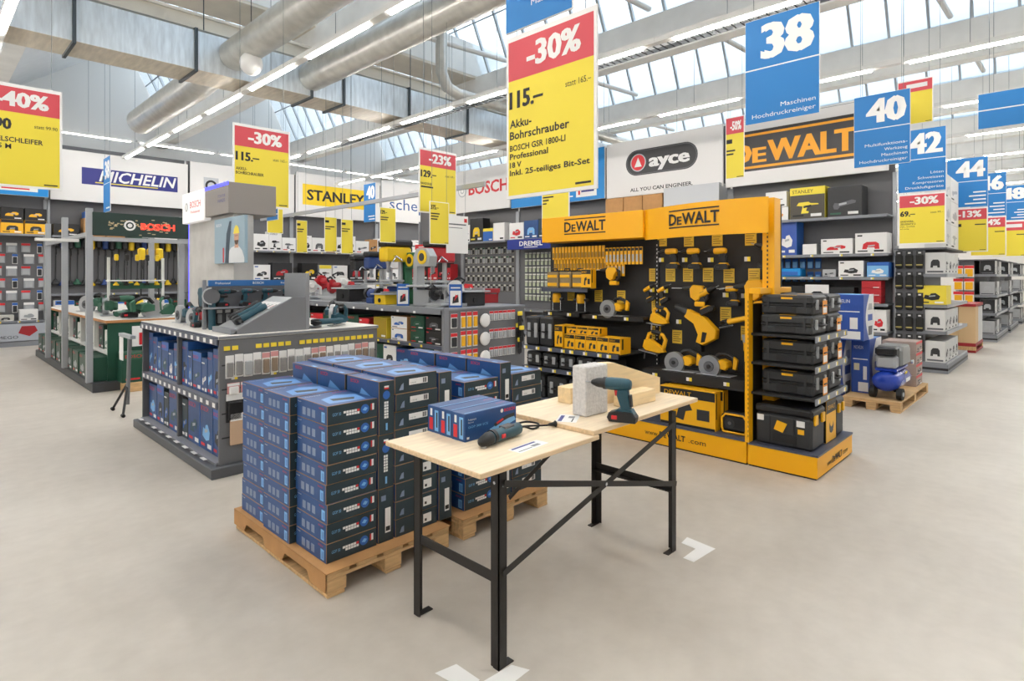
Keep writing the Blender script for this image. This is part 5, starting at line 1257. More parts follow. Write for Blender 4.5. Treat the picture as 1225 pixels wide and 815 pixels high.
carton('white carton with grey disc picture on the low left wall shelf', .34, .25, .26, (1.75, 17.85, .582), 0, PAPER, PAPER, None, INK, None, LGREY)
carton('pale flat carton beside the disc carton on the left wall shelf', .3, .25, .14, (1.35, 17.85, .582), 0, mat('pale_carton', '#c9c6bd', .6), None, None, INK, None, DKGREY)
carton('second pale carton on the low left wall shelf', .3, .25, .2, (.95, 17.85, .582), 0, PAPER, PAPER, None, INK, None, RED)
# cartons on top of the garden tool bay
for k, (x, w, h, bd, pc) in enumerate(((2.36, .5, .28, BLACK, KY), (2.95, .45, .45, CARD, RED), (3.42, .4, .45, CARD, KY), (3.9, .5, .3, GREEN, GREEN2), (4.5, .6, .35, PAPER, MIDG))):
    carton('%s carton from the left on top of the garden tool bay' % nth(k), w, .4, h, (x, 17.66, 2.622), 0, bd, bd, None, INK, None, pc, group='cartons over the garden tools')
carton('blue-topped carton standing over the garden tool cartons', .4, .35, .16, (2.97, 17.68, 3.074), 0, BLUE2, BLUE2, None, PAPER, None, None)
def garden_tool(c, key):
    def fn():
        return [('shaft', B().cyl((0, 0, .3), (0, -.05, 1.15), .016, DKGREY, 8).mesh('shaft')), ('motor', B().cbox(-.06, -.13, 1.1, .06, .03, 1.34, c, .03).mesh('motor')), ('grip', B().tube([(0, -.05, .9), (.0, -.15, .95), (0, -.15, 1.05), (0, -.05, 1.08)], .012, BLACK, 6).mesh('grip')), ('head', B().lathe([(.18, .09), (.22, .1), (.26, .05), (.32, .03)], c, 'z', (0, 0, 0), 12).mesh('head'))]
    return cached(('garden', key), fn)
cols = [(BLACK, 'k'), (MB_, 'b'), (BLACK, 'k'), (GREEN2, 'g'), (DKGREY, 'd'), (MY, 'y')]
for k in range(20):
    c = cols[k % 6] if k < 14 else cols[(0, 5)[k % 2]]
    kit(garden_tool(*c), 'grass_trimmer', '%s long garden trimmer from the left below the purple banner' % nth(k), 'garden tool', (2.45 + .145 * k, 18.08, 1.24 - .02 * (k % 3)), 0, 'garden trimmers on the long wall')
fill('white and blue carton from the left below the garden trimmers', 2.4, 5.3, 0, .602, .5, FACE_Y, 17.75, [(.4, .42, PAPER, PAPER, 'GARDENA', INK, BLUE2, DKGREY), (.35, .4, GREEN, GREEN, 'BOSCH', RED, None, GREEN2), (.3, .45, PAPER, PAPER, None, INK, None, MIDG)], 'cartons under the garden trimmers', seed=21)
fill('carton from the left at the foot of the garden tool bay', 2.4, 5.3, 0, .122, .4, FACE_Y, 17.7, [(.45, .35, BLUE2, PAPER, None, INK, BLUE2, DKGREY), (.4, .36, PAPER, PAPER, None, INK, None, MIDG)], 'cartons at the foot of the garden tool bay', seed=22)
WS = [(.42, .5, PAPER, PAPER, None, INK, None, DKGREY), (.36, .55, PAPER, PAPER, 'STANLEY', INK, None, BLACK), (.5, .45, PAPER, PAPER, None, RED, None, MIDG), (.32, .5, CARD, CARD, None, INK, None, DKGREY)]
MS = [(.5, .45, PAPER, PAPER, 'SCHEPPACH', BLUE2, None, DKGREY), (.6, .5, DKGREY, DKGREY, None, PAPER, None, MR), (.45, .4, MR, PAPER, 'EINHELL', RED, None, MK), (.55, .5, BLACK, BLACK, None, SIGNY, None, MY), (.4, .45, PAPER, PAPER, None, INK, SIGNY, DKGREY)]
for nm, a0, a1, sd in (('emblem banner', 5.5, 8.4, 30), ('yellow panel banner', 8.6, 11.5, 31), ('blue lettering banner', 11.75, 15.5, 32)):
    fill('carton from the left on the top shelf under the %s' % nm, a0, a1, 0, 2.402, .75, FACE_Y, 17.66, WS[sd % 3:] + WS[:sd % 3], 'cartons on the top wall shelf', seed=sd)
    fill('carton from the left on the second shelf under the %s' % nm, a0, a1, 0, 1.502, .62, FACE_Y, 17.66, MS[sd % 4:] + MS[:sd % 4], 'cartons on the second wall shelf', seed=sd + 5, gap=.06)
    fill('carton from the left on the third shelf under the %s' % nm, a0, a1, 0, .902, .5, FACE_Y, 17.66, MS[::-1], 'cartons on the third wall shelf', seed=sd + 9, gap=.05)
# ---------------------------------------------------------------- goods on the cross wall
pS1 = pack_kit(.085, .2, DKGREY, mat('dull_card', '#a8a498', .6), LGREY, 's1'); pS2 = pack_kit(.085, .2, mat('pale_card', '#cfd0c4', .6), mat('dull_card', '#a8a498', .6), DKGREY, 's2'); pS3 = pack_kit(.085, .2, GREEN2, mat('pale_card', '#cfd0c4', .6), LGREY, 's3')
rown = 'first second third fourth fifth sixth seventh eighth'.split()
for r_, z in enumerate((2.50, 2.22, 1.94, 1.66, 1.38)):
    packs('small pack from left in the %s hook row of the far cross wall bay' % rown[r_], 20, [(12.27, 13.95 - .115 * k, z) for k in range(19)], [pS1, pS2, pS1, pS2] if r_ > 1 else [pS2, pS3, pS1], FACE_X, 'far cross wall packs')
pD = pack_kit(.12, .17, mat('pale_card', '#cfd0c4', .6), mat('smoke_card', '#7d8288', .5), mat('pale_green', '#b8bfa4', .5), 'dr')
for r_, z in enumerate((2.30, 2.10, 1.90, 1.70, 1.50, 1.30, 1.10)):
    packs('tiny pack from left in the %s row under the dark blue name strip' % rown[r_], 9, [(12.27, 11.35 - .15 * k, z) for k in range(10)], [pD], FACE_X, 'rotary tool packs')
o = solid('name_strip', 'dark blue name strip with white capitals on the cross wall', 'sign', B().cbox(0, 0, 0, 1.75, .3, .27, mat('strip_dark_blue', '#1a2f8a', .45), .003), (11.68, 11.55, 2.37), FACE_X)
part('lettering', B().text('DREMEL', .13, .9, .09, -.002, PAPER, w=.85, bold=.02).text('#9', .03, .9, .035, -.002, PAPER, w=.5), o)
o = solid('name_strip', 'red name strip with white lettering left on the cross wall', 'sign', B().cbox(0, 0, 0, 1.9, .3, .17, RED, .003), (11.70, 15.9, 2.5), FACE_X)
part('lettering', B().text('#8', .05, .5, .06, -.002, PAPER, w=.6).quad(1.2, .02, 1.8, .15, 0, PAPER).text('#5', .08, 1.5, .045, -.003, RED, w=.45), o)
wall_bay('far cross wall bay beneath the red name strip', FACE_X, 11.75, 16.4, 14.16, ((2.66, .5), (1.5, .5), (.7, .4)))
fill('machine carton under the red name strip', -16.3, -14.2, 0, 1.502, .6, FACE_X, 11.82, [(.5, .5, MR, MR, None, PAPER, BLACK, MK), (.45, .55, BLACK, BLACK, None, RED, None, MR)], 'cartons beneath the red name strip', seed=41)
fill('carton from the left on the top shelf of the far cross wall bay', -13.95, -11.8, 0, 2.662, .7, FACE_X, 11.82, [(.35, .5, CARD, CARD, None, INK, None, BRN), (.3, .55, PAPER, PAPER, None, INK, None, MIDG), (.55, .7, BLACK, BLACK, None, SIGNY, None, MY), (.4, .4, SIGNY, BLUE2, None, INK, SIGNY, None), (.55, .55, PAPER, PAPER, None, INK, None, None)], 'cartons on top of the far cross wall bay', seed=42)
fill('carton from the left on the top shelf above the dark blue name strip', -11.6, -8.5, 0, 2.662, .6, FACE_X, 11.82, [(.6, .45, PAPER, PAPER, None, RED, None, RED), (.55, .5, BLUE2, BLUE, None, PAPER, None, LBLUE), (.5, .5, NAVY, NAVY, None, PAPER, None, MIDG)], 'cartons above the dark blue name strip', seed=43)
for k in range(3): carton('%s brown slotted carton from the left on the shelf above the yellow rack' % nth(k), .5, .4, .85, (11.82, 8.3 - .52 * k, 2.662), FACE_X, CARD, CARD, None, INK, None, BRN, group='brown cartons above the yellow rack')
carton('large plain light grey carton above the yellow rack', 1.3, .4, .95, (11.82, 6.72, 2.662), FACE_X, LGREY, mat('plain_grey', '#c3c6ca', .5), None, INK, None, None)
def bx(lab, px0, px1, z, h, body, front, title, tcol, band, pic, d=.4, sub=None):
    a_ = on_x(px0, 300, 11.82)[1]; c_ = on_x(px1, 300, 11.82)[1]
    carton(lab, a_ - c_, d, h, (11.82, a_, z), FACE_X, body, front, title, tcol, band, pic, sub=sub)
bx('white carton on the top shelf beside the yellow blower carton', 916, 941, 2.99, .30, PAPER, PAPER, None, INK, None, DKGREY)
bx('grey carton under the small white one on the top shelf', 916, 943, 2.722, .26, LGREY, PAPER, None, INK, None, ORANGE)
bx('yellow framed carton with a yellow compressor picture on the top shelf', 945, 987, 2.722, .60, SIGNY, mat('photo_dark', '#4a453c', .5), 'STANLEY', INK, SIGNY, SIGNY, sub=INK)
bx('dark carton with coiled hose picture on the top shelf', 990, 1031, 2.722, .55, DKGREY, DKGREY, None, GREEN2, None, MIDG)
bx('tall blue carton with white curve beside the yellow post', 930, 953, 2.042, .64, BLUE2, mat('compressor_blue', '#2f52a4', .45), None, PAPER, None, PAPER)
bx('pale carton with loose grey parts on the upper shelf', 960, 977, 2.042, .2, LGREY, PAPER, None, INK, None, None)
bx('smaller white carton with red tool picture on the upper shelf', 982, 1020, 2.042, .28, PAPER, PAPER, 'EINHELL', INK, None, RED)
bx('larger white carton with red tool picture at the shelf end', 1023, 1061, 2.042, .36, PAPER, PAPER, 'EINHELL', INK, None, RED)
bx('white carton with dark tool picture on the lower visible shelf', 1003, 1033, 1.622, .29, PAPER, PAPER, 'EINHELL', INK, None, DKGREY)
bx('light blue carton with tool picture at the end of the lower visible shelf', 1037, 1063, 1.622, .26, BLUE2, LBLUE, None, PAPER, BLUE2, PAPER)
bx('small grey carton left of the dark tool picture carton', 984, 1000, 1.622, .14, GREY, LGREY, None, INK, None, DKGREY)
pBl = pack_kit(.11, .2, BLUE2, BLUE2, LBLUE, 'bluep')
for r_, (px, z) in enumerate(((934, 1.98), (934, 1.72))):
    packs('blue nozzle pack from the left in the %s hooks beside the yellow post' % ('upper' if r_ == 0 else 'lower'), 6, [(12.27, on_x(px, 300, 12.27)[1] - .14 * k, z) for k in range(6)], [pBl], FACE_X, 'blue nozzle packs')
o = solid('parts_bin', 'open bright blue plastic bin beside the yellow post', 'bin', B().cbox(0, 0, 0, .5, .3, .16, SKYB, .02), (11.8, 4.3, 1.622), FACE_X); part('bin_front', B().cbox(.05, -.006, .03, .45, .0, .1, BLUE2, .003), o)
for k in range(3): carton('%s red flat carton from below in the stack left of the shelf post' % nth(k), .3, .3, .13, (11.82, 2.78, 1.152 + .135 * k), FACE_X, MR, MR, None, PAPER, None, None, group='red cartons by the shelf post')
fill('carton from the left on the fourth shelf right of the yellow rack', -5.2, -2.9, 0, 1.152, .35, FACE_X, 11.82, [(.5, .3, BLACK, BLACK, None, SIGNY, None, MIDG), (.45, .33, DKGREY, PAPER, None, INK, None, MK)], 'cartons on the fourth cross wall shelf', seed=47)
fill('carton from the left on the fifth shelf right of the yellow rack', -5.2, -2.4, 0, .652, .42, FACE_X, 11.82, [(.5, .4, BLUE2, BLUE2, None, PAPER, None, PAPER), (.45, .38, PAPER, PAPER, None, INK, None, RED)], 'cartons on the fifth cross wall shelf', seed=48)
# ================================================================ green branded bay at the left
XG, YG = 1.95, 10.0
g = thing('green_counter', 'green and white tool counter with wooden top and open side shelves', 'counter', (XG, 15.2, 0), FACE_X)
LG = 15.2 - YG
part('plinth', B().cbox(-.1, -.2, 0, LG + .12, 1.3, .13, mat('plinth_dark', '#3e4043', .5), .006), g)
GW = mat('bay_white', '#d9dad6', .5)
part('end_panel', B().cbox(LG - .03, 0, .13, LG, 1.2, .96, GREEN, .003), g)
part('end_panel', B().cbox(0, 0, .13, .03, 1.2, .96, GREEN, .003), g)
part('back_panel', B().cbox(.03, .5, .13, LG - .03, .54, .96, GW, .003), g)
OAK = mat('oak_edge', '#b07a48', .6)
part('worktop', B().cbox(-.02, -.03, .96, LG + .02, 1.23, 1.0, OAK, .004, [OAK, OAK, OAK, OAK, OAK, WTOP]), g)
for k in range(1, 5): part('divider', B().cbox(LG * k / 5 - .02, .02, .13, LG * k / 5 + .02, .5, .96, GW, .003), g)
part('shelf', B().cbox(.03, .0, .50, LG - .03, .5, .53, GW, .002), g)
for k in range(5):
    for j in range(2):
        carton('%s dark green carton from the far end, %s column, bottom row of the green counter' % (nth(k), 'left' if j == 0 else 'right'), .44, .32, .34, (XG - .17, 15.15 - LG * k / 5 - .5 * j, .132), FACE_X, GREEN, mat('green_photo', '#44564a', .5), 'BOSCH', RED, None, LGREY, group='green cartons at the foot of the counter')
    carton('%s upright green carton from the far end in the upper openings of the counter' % nth(k), .3, .3, .36, (XG + .06, 15.05 - LG * k / 5, .532), FACE_X, GREEN, DKGREY, 'BOSCH', RED, None, GREEN2, group='green cartons in the counter openings')
    carton('%s pale carton from the far end in the upper openings of the counter' % nth(k), .3, .3, .3, (XG + .06, 14.65 - LG * k / 5, .532), FACE_X, PAPER, GW, None, INK, None, GREEN2, group='pale cartons in the counter openings')
# goods before its end panel
o = carton('dark green carton on a wooden base before the counter end', .55, .3, .42, (2.05, 9.64, .13), 0, GREEN, GREEN, 'BOSCH', RED, GREEN2, None)
solid('wooden_plinth', 'small wooden base under the dark green carton', 'base', B().cbox(0, 0, 0, .5, .32, .129, WOOD, .006), (2.08, 9.6, 0))
o = solid('price_sheet', 'white and red price sheet pinned to the green counter end', 'sign', B().box(0, -.004, 0, .16, 0, .3, PAPER), (2.25, 9.995, .6)); part('print', B().quad(.09, .02, .15, .2, -.004, RED), o)
# frame with illuminated header
f = thing('header_gantry', 'grey steel display frame with dark green illuminated header', 'display frame', (1.70, YG, 0))
for (x, y) in ((.0, .0), (0, 1.9), (0, 3.6), (1.32, 2.2), (1.32, .5)): part('post', B().cbox(x, y, 0.13 if x == 0 else 1.0, x + .08, y + .08, 2.6, STEELP, .004), f)
hd = part('header', B().cbox(.07, -.02, 2.22, 1.45, .06, 2.55, mat('header_green', '#17302a', .5), .004), f)
SPK = mat('header_sparks', '#c9b48a', .5)
pb = B(); rn = random.Random(5)
for k in range(60):
    a_ = rn.uniform(0, 1) ** 1.0; x = .25 + a_ * .75; z = 2.38 + rn.gauss(0, .055) * (.5 + a_); z = min(max(z, 2.24), 2.52); pb.quad(x, z, x + rn.uniform(.01, .05), z + .012, -.02, SPK)
part('spark_print', pb, hd)
part('lettering', B().text('BOSCH', .095, .66, 2.33, -.024, mat('lit_red', '#ff3a28', .4, emit=1.2), 'L', w=.45, bold=.03), hd)
part('emblem', B().disc(.52, 2.38, .075, -.0235, PAPER).disc(.52, 2.38, .05, -.0245, MATS['header_green']).disc(.52, 2.38, .03, -.025, PAPER), hd)
part('side_beam', B().cbox(0, .08, 2.2, .06, 3.6, 2.26, STEELP, .004), f)
part('top_rail', B().cbox(.08, 0, 2.14, 1.4, .05, 2.2, STEELP, .003), f)
part('lamp_bar', B().cbox(-.5, .5, 2.14, .0, .6, 2.18, HOUS, .004), f)
for k, (x, y, kt, nm, c, lab) in enumerate(((2.2, 10.3, drill_kit(GREEN2, BLACK, RED, 'green'), 'hammer_drill', 'drill', 'green hammer drill at the near end of the counter'), (2.55, 10.25, circ_saw_kit(GREEN2, 'g'), 'circular_saw', 'circular saw', 'green circular saw at the near end of the counter'), (2.8, 10.45, jigsaw_kit(GREEN2, 'g'), 'jigsaw', 'power tool', 'green jigsaw right on the counter top'), (2.3, 10.75, grinder_kit(GREEN2, 'g'), 'angle_grinder', 'power tool', 'green grinder behind the hammer drill on the counter'), (2.25, 11.3, circ_saw_kit(GREEN2, 'g'), 'circular_saw', 'circular saw', 'green circular saw in the middle of the counter'), (2.3, 12.0, jigsaw_kit(GREEN2, 'g'), 'jigsaw', 'power tool', 'green jigsaw in the middle of the counter'), (2.3, 12.8, circ_saw_kit(GREEN2, 'g'), 'circular_saw', 'circular saw', 'green circular saw far back on the counter'))):
    kit(kt, nm, lab, c, (x, y, 1.001 + (.06 if nm == 'angle_grinder' else .012)), 0, 'green tools on the counter', (0, 0, PI + .35 * k), 1.5)
t = thing('tool_gantry', 'small white rack of garden tools standing on the green counter', 'display stand', (2.25, 11.55, 1.0))
for x in (0, .8): part('post', B().cbox(x, 0, 0, x + .04, .04, .95, GW, .003), t)
part('name_panel', B().cbox(.04, -.01, .42, .8, .01, .52, GREEN2, .003), t); part('shelf', B().cbox(.0, -.1, .55, .84, .12, .57, GW, .003), t)
for k in range(5): kit(garden_tool(*(cols[0] if k % 2 else cols[5])), 'hedge_trimmer', '%s yellow or black garden tool standing in the white rack' % nth(k), 'garden tool', (2.36 + .15 * k, 11.5, 1.40), 0, 'garden tools in the white rack', None, .45)
for k, x in enumerate((2.75, 2.9, 3.05)):
    kit(garden_tool(*cols[5]), 'grass_trimmer', '%s yellow handled trimmer hanging by the pillar behind the counter' % nth(k), 'garden tool', (x + .3, 12.9, .9), 0, 'yellow trimmers behind the counter', None, .95)

# ================================================================ right aisle ends
def end_rack(lab, x, y0, w, L, h=2.1):
    """end of a double-sided shelf: end faces -X, flank faces -Y"""
    t = thing('shelf_end', lab, 'shelving', (x, y0, 0))
    part('plinth', B().cbox(-.02, -.02, 0, L, w, .15, SHELFG, .004).box(-.021, -.021, .05, L, w, .09, BLACK), t)
    part('core', B().cbox(.06, w * .55, .15, L, w, h, MIDG, .003), t)
    part('upright', B().cbox(0, w - .06, 0, .06, w, h + .05, STEELP, .003), t)
    part('top', B().cbox(0, 0, h - .03, L, w, h, MIDG, .003), t)
    for z in (.15, .68, 1.13, 1.65): 
        s = part('shelf', B().cbox(0, 0, z, L, w * .55, z + .025, SHELFG, .002), t)
        part('price_rail', B().box(0, -.012, z - .03, L, -.002, z + .028, LGREY), s)
        part('price_rail', B().box(-.012, 0, z - .03, -.002, w * .55, z + .028, SHELFG), s)
    return t
t = end_rack('first shelf end at the right aisle with black bags and grey cartons', 12.05, 1.58, .75, 2.4, 2.12)
part('peg_board', B().cbox(-.004, .30, .17, .03, .72, 2.08, MIDG, .003), t)
bag = [('bag', B().cbox(-.055, -.06, -.27, .055, 0, -.03, mat('black_fabric', '#242422', .8), .02).mesh('bag')), ('header_card', B().box(-.05, -.03, -.04, .05, -.026, .03, DKGREY).box(-.02, -.031, -.015, .02, -.03, .01, PAPER).mesh('header_card')), ('label_stripe', B().box(-.045, -.062, -.22, .045, -.0605, -.20, mat('khaki', '#b0a25a', .6)).mesh('label_stripe'))]
for r_ in range(5):
    for c in range(3):
        rr = solid('tool_pouch', 'black tool pouch in column %s and row %s on the right shelf end' % (('one', 'two', 'three')[c], ('one', 'two', 'three', 'four', 'five')[r_]), 'tool pouch', bag[0][1], (12.045, 2.25 - .15 * c, 2.04 - .36 * r_), FACE_X, 'black tool pouches')
        for q in bag[1:]: part(q[0], q[1], rr)
GC = mat('grey_carton', '#a9abad', .6); GC2 = mat('white_carton', '#d4d4d2', .6)
for z, h, n, nm in ((.176, .36, 2, 'lowest'), (.706, .36, 2, 'second'), (1.156, .34, 1, 'third'), (1.676, .36, 2, 'fourth')):
    if nm == 'third':
        o = carton('yellow and black machine carton on the right shelf end', .4, .5, .32, (12.02, 1.98, z), FACE_X, SIGNY, SIGNY, None, INK, None, INK); continue
    for k in range(4):
        carton('%s white carton with tool picture from the corner on the %s flank shelf of the right shelf end' % (nth(k), nm) if False else '%s grey-white carton from the corner on the %s shelf of the right shelf end' % (nth(k), nm), .34, .28, h, (12.06 + .36 * k, 1.60, z), 0, GC2, GC2, None, INK, None, DKGREY, side=GC2, group='cartons on the first right shelf end')
    carton('carton with grey tool picture facing the camera on the %s shelf of the right shelf end' % nm, .26, .02, h * .9, (12.035, 1.86, z), FACE_X, GC2, GC2, None, INK, None, DKGREY) if False else None
for k in range(3):
    carton('%s tall pale carton from below standing over the right shelf end' % nth(k), .5, .3, .42, (12.25, 1.62, 2.125 + .425 * k), 0, GC2, GC2, None, INK, None, LGREY, group='pale cartons stacked high at the right')
    carton('%s tall white carton from below stacked behind the pale ones' % nth(k), .9, .3, .42, (12.8, 1.62, 2.125 + .425 * k), 0, GC2, PAPER, None, INK, None, LGREY, group='white cartons stacked high at the right')
# wooden crate stack on a pallet
t = thing('wooden_crate', 'tall pale wooden crate with red lid on a red pallet in the aisle', 'crate', (15.7, 1.56, 0))
part('pallet_base', B().cbox(0, 0, 0, 1.3, .62, .05, MATS['dark_red'], .004).cbox(0, 0, .05, .12, .62, .13, WOOD, .004).cbox(1.18, 0, .05, 1.3, .62, .13, WOOD, .004).cbox(0, 0, .13, 1.3, .62, .2, MATS['dark_red'], .004), t)
part('crate_front', B().cbox(.02, .31, .2, .5, .60, .98, mat('crate_wood', '#d8b88c', .7), .004), t)
part('crate_front', B().cbox(.02, .01, .2, .5, .30, .98, MATS['crate_wood'], .004), t)
part('side_carton', B().cbox(.52, .01, .2, 1.28, .60, .96, GC2, .004), t)
part('lid', B().cbox(0, 0, .98, 1.3, .62, 1.04, DRED, .004), t)
part('stamp', B().box(.0185, .4, .55, .0195, .46, .62, INK), t)
# further shelf ends
for i, (x, y0, lab) in enumerate(((18.6, 1.45, 'second shelf end at the right aisle behind the wooden crate'), (22.0, 1.42, 'third shelf end further down the right aisle'), (26.0, 1.38, 'last visible shelf end down the right aisle'))):
    end_rack(lab, x, y0, .8, 3.0, 2.05)
    nm = ('second', 'third', 'last')[i]
    pY2 = pack_kit(.2, .3, RED, PAPER, YELP, 'tape')
    if i == 0: packs('red and yellow pack, counted row by row, on the second right shelf end', 8, [(x - .03, y0 + .75 - .22 * (k % 2), 1.9 - .33 * (k // 2)) for k in range(8)], [pY2], FACE_X, 'red and yellow packs on the second right shelf end')
    for j, z in enumerate((.176, .706, 1.156, 1.676)):
        for k in range(3):
            carton('%s %s carton on %s level of the %s right shelf end' % (nth(k), 'white' if (k + j) % 2 else 'black', ('bottom', 'second', 'third', 'top')[j], nm), .5, .3, .34, (x + .05 + .55 * k, y0 + .03, z), 0, GC2 if (k + j) % 2 else MK, None, None, INK, None, LGREY, side=MK if j % 2 else GC, group='cartons on the far right shelf ends')

# ================================================================ compressor pallet
make_pallet('pallet', 'wooden pallet carrying the blue compressor and cartons', (9.98, 1.52, 0), PI / 2, .62, 1.78, False)
CB = mat('compressor_blue', '#2f52a4', .45)
t = thing('air_compressor', 'shiny blue air compressor with grey cover on the pallet', 'compressor', (8.66, 1.70, .131), 0, None, None, (1.38, 1.15, .93))
part('tank', B().lathe([(-.30, .02), (-.295, .06), (-.28, .1), (-.24, .13), (-.2, .135), (.2, .135), (.24, .13), (.28, .1), (.295, .06), (.3, .02)], mat('tank_blue', '#1f3fa6', .2, .1), 'x', (0, .0, .23), 22), t)
part('cover', B().slab([(-.08, .42), (-.08, .62), (-.05, .68), (.2, .68), (.26, .62), (.26, .42)], -.12, .12, mat('cover_grey', '#8b8d8c', .35), .02), t)
part('pump', B().cbox(-.24, -.09, .4, -.09, .09, .56, LGREY, .02).cbox(-.25, -.1, .57, -.1, .1, .68, BLACK, .02), t)
part('mount_plate', B().cbox(-.24, -.1, .36, .26, .1, .40, MATS['tank_blue'], .01), t)
part('carry_handle', B().tube([(.24, 0, .33), (.34, 0, .40), (.38, 0, .52), (.36, 0, .62), (.28, 0, .62)], .018, MATS['tank_blue'], 10), t)
for sy in (-1, 1):
    w_ = part('wheel', B().lathe([(.10 * sy, .075), (.15 * sy, .075)], RUBBER, 'y', (-.2, 0, .075), 20), t); part('hub', B().lathe([(.15 * sy, .03), (.155 * sy, .03)], LGREY, 'y', (-.2, 0, .075), 14), w_)
part('foot', B().cyl((.2, 0, 0), (.2, 0, .11), .03, RUBBER, 10), t)
part('gauge', B().lathe([(-.14, .03), (-.12, .03)], CHROME, 'y', (.3, 0, .42), 14), t)
part('sticker', B().box(-.02, -.138, .2, .15, -.1355, .25, PAPER).box(.03, -.125, .3, .1, -.118, .33, TAGY), t)
def mcart(lab, x, y, z, w, d, h):
    o = solid('compressor_carton', lab, 'carton', B().cbox(0, 0, 0, w, d, h, CB, .004), (x, y, z))
    p = B()
    for (fx,) in ((0,),):
        p.box(-.0015, d * .08, h * .03, 0, d * .62, h * .2, PAPER).box(-.0015, d * .1, h * .62, 0, d * .9, h * .64, PAPER)
        p.text_x('MICHELIN', .045, d * .85, h * .82, -.002, PAPER, 'L', w=d * .5).box(-.0015, d * .15, h * .25, 0, d * .35, h * .5, PAPER).box(-.0015, d * .55, h * .42, 0, d * .85, h * .55, mat('print_cream', '#d9cfae', .6))
    n = 12; arc = [(w * (.55 - .35 * math.sin(PI * k / n)), h * k / n) for k in range(n + 1)]
    p.slab([(w * .98, .0)] + [(q[0], q[1]) for q in arc] + [(w * .98, h)], -.0016, -.0004, PAPER)
    p.quad(w * .4, h * .42, w * .85, h * .56, -.0012, CB).slab([(w * .4, h * .66), (w * .5, h * .8), (w * .8, h * .8), (w * .85, h * .66)], -.0024, -.0014, LGREY).slab([(w * .45, h * .1), (w * .45, h * .3), (w * .85, h * .3), (w * .8, h * .1)], -.0024, -.0014, MIDG)
    p.box(w * .05, d * .1, h, w * .9, d * .7, h + .0015, LBLUE)
    part('print', p, o)
mcart('upper blue and white compressor carton resting on the two lower ones', 8.3, 1.93, .824, .50, .44, .58)
mcart('lower blue and white compressor carton standing left of the pallet', 8.3, 2.2, 0, .56, .42, .822)
mcart('blue compressor carton on the pallet right behind the compressor', 8.55, 1.92, .131, .62, .21, .69)
for k in range(4):
    carton('%s red and grey hose carton from below at the right end of the pallet' % nth(k), .42, .4, .15, (9.5, 1.58, .131 + .153 * k), 0, mat('taupe_carton', '#a8978e', .6), None, None, INK, RED, DKGREY, group='hose cartons on the compressor pallet')
# ================================================================ hanging signs
WIRE = mat('wire', '#6c7276', .4, .6)
def hang_sign(name, lab, face, loc, w, h, top=5.4, board=PAPER):
    """loc = centre of the bottom edge"""
    t = thing(name, lab, 'sign', loc, face)
    part('board', B().cbox(-w / 2, -.006, 0, w / 2, .006, h, board, .002), t)
    for sx in (-1, 1): part('wire', B().cyl((sx * w * .38, 0, h), (sx * w * .38, 0, (roof_z(loc[0]) if top == 5.4 else top) - loc[2]), .0025, WIRE, 5), t)
    return t
def price_sign(lab, face, loc, w, h, pct, price, lines, old=None, top=5.4, small=True, red=True):
    t = hang_sign('price_sign', lab, face, loc, w, h, top); m = .018 * w / .6; y = -.0072
    zr = h - m
    if red:
        part('red_panel', B().box(-w / 2 + m, y, h * .725, w / 2 - m, -.006, h - m * 1.6, SIGNR), t)
        part('discount', B().text(pct, h * .145, 0.05 * w, h * .785, y - .001, PAPER, w=w * .58, bold=.05), t)
        zr = h * .725
    part('yellow_panel', B().box(-w / 2 + m, y, m, w / 2 - m, -.006, zr, SIGNY), t)
    x0 = -w / 2 + m * 1.6
    part('price', B().text(price, h * .105, x0, zr - h * .17, y - .001, INK, 'L', w=w * .078 * (4 if price.startswith('#') else len(price)), bold=.05), t)
    if old: part('old_price', B().text(old, h * .036, w / 2 - m * 1.8, zr - h * .13, y - .001, INK, 'R', w=w * .26), t)
    z = zr - h * .29
    for k, (s, sz) in enumerate(lines):
        part('text_line', B().text(s, h * sz, x0, z, y - .001, INK, 'L', w=min(w * .9, h * sz * .72 * (int(s[1:]) if s.startswith('#') else len(s))), bold=.02 if sz > .03 else 0), t); z -= h * sz * 1.42
    part('article_code', B().text('#8', h * .018, w / 2 - m * 1.8, m * 1.6, y - .001, INK, 'R'), t)
    return t
def number_sign(lab, face, loc, w, h, num, lines, top=5.4, split=.48):
    t = hang_sign('aisle_sign', lab, face, loc, w, h, top, PAPER); y = -.0072
    zs = h * (1 - split)
    part('number_panel', B().box(-w / 2 + .004, y, zs + .006, w / 2 - .004, -.006, h - .004, SIGNB), t)
    part('text_panel', B().box(-w / 2 + .004, y, .004, w / 2 - .004, -.006, zs - .006, SIGNB), t)
    if num: part('number', B().text(num, h * split * .68, w * .08, zs + h * split * .19, y - .001, PAPER, 'C', w=w * .66, bold=.06), t)
    b = B(); z = .05 * h + (len(lines) - 1) * .075 * h
    for s in lines: b.text(s, .042 * h, w / 2 - .03, z, y - .001, PAPER, 'R', w=min(w * .85, .042 * h * .8 * (int(s[1:]) if s.startswith('#') else len(s)))); z -= .075 * h
    if lines: part('lettering', b, t)
    return t
# large front sign with the blue sign above it
price_sign('large red and yellow discount sign hanging in front of the tool rack', FACE_X, (2.25, 1.925, 2.06), .60, .87, '-30%', '115.–', (('Akku-', .05), ('Bohrschrauber', .05), ('BOSCH GSR 1800-LI', .036), ('Professional', .036), ('18 V', .034), ('Inkl. 25-teiliges Bit-Set', .034)), 'statt 165.–', 5.4)
t = number_sign('blue sign directly above the large front discount sign', FACE_X, (2.25, 2.0, 2.955), .46, .8, '', ('Maschinen', ''), 5.4); 
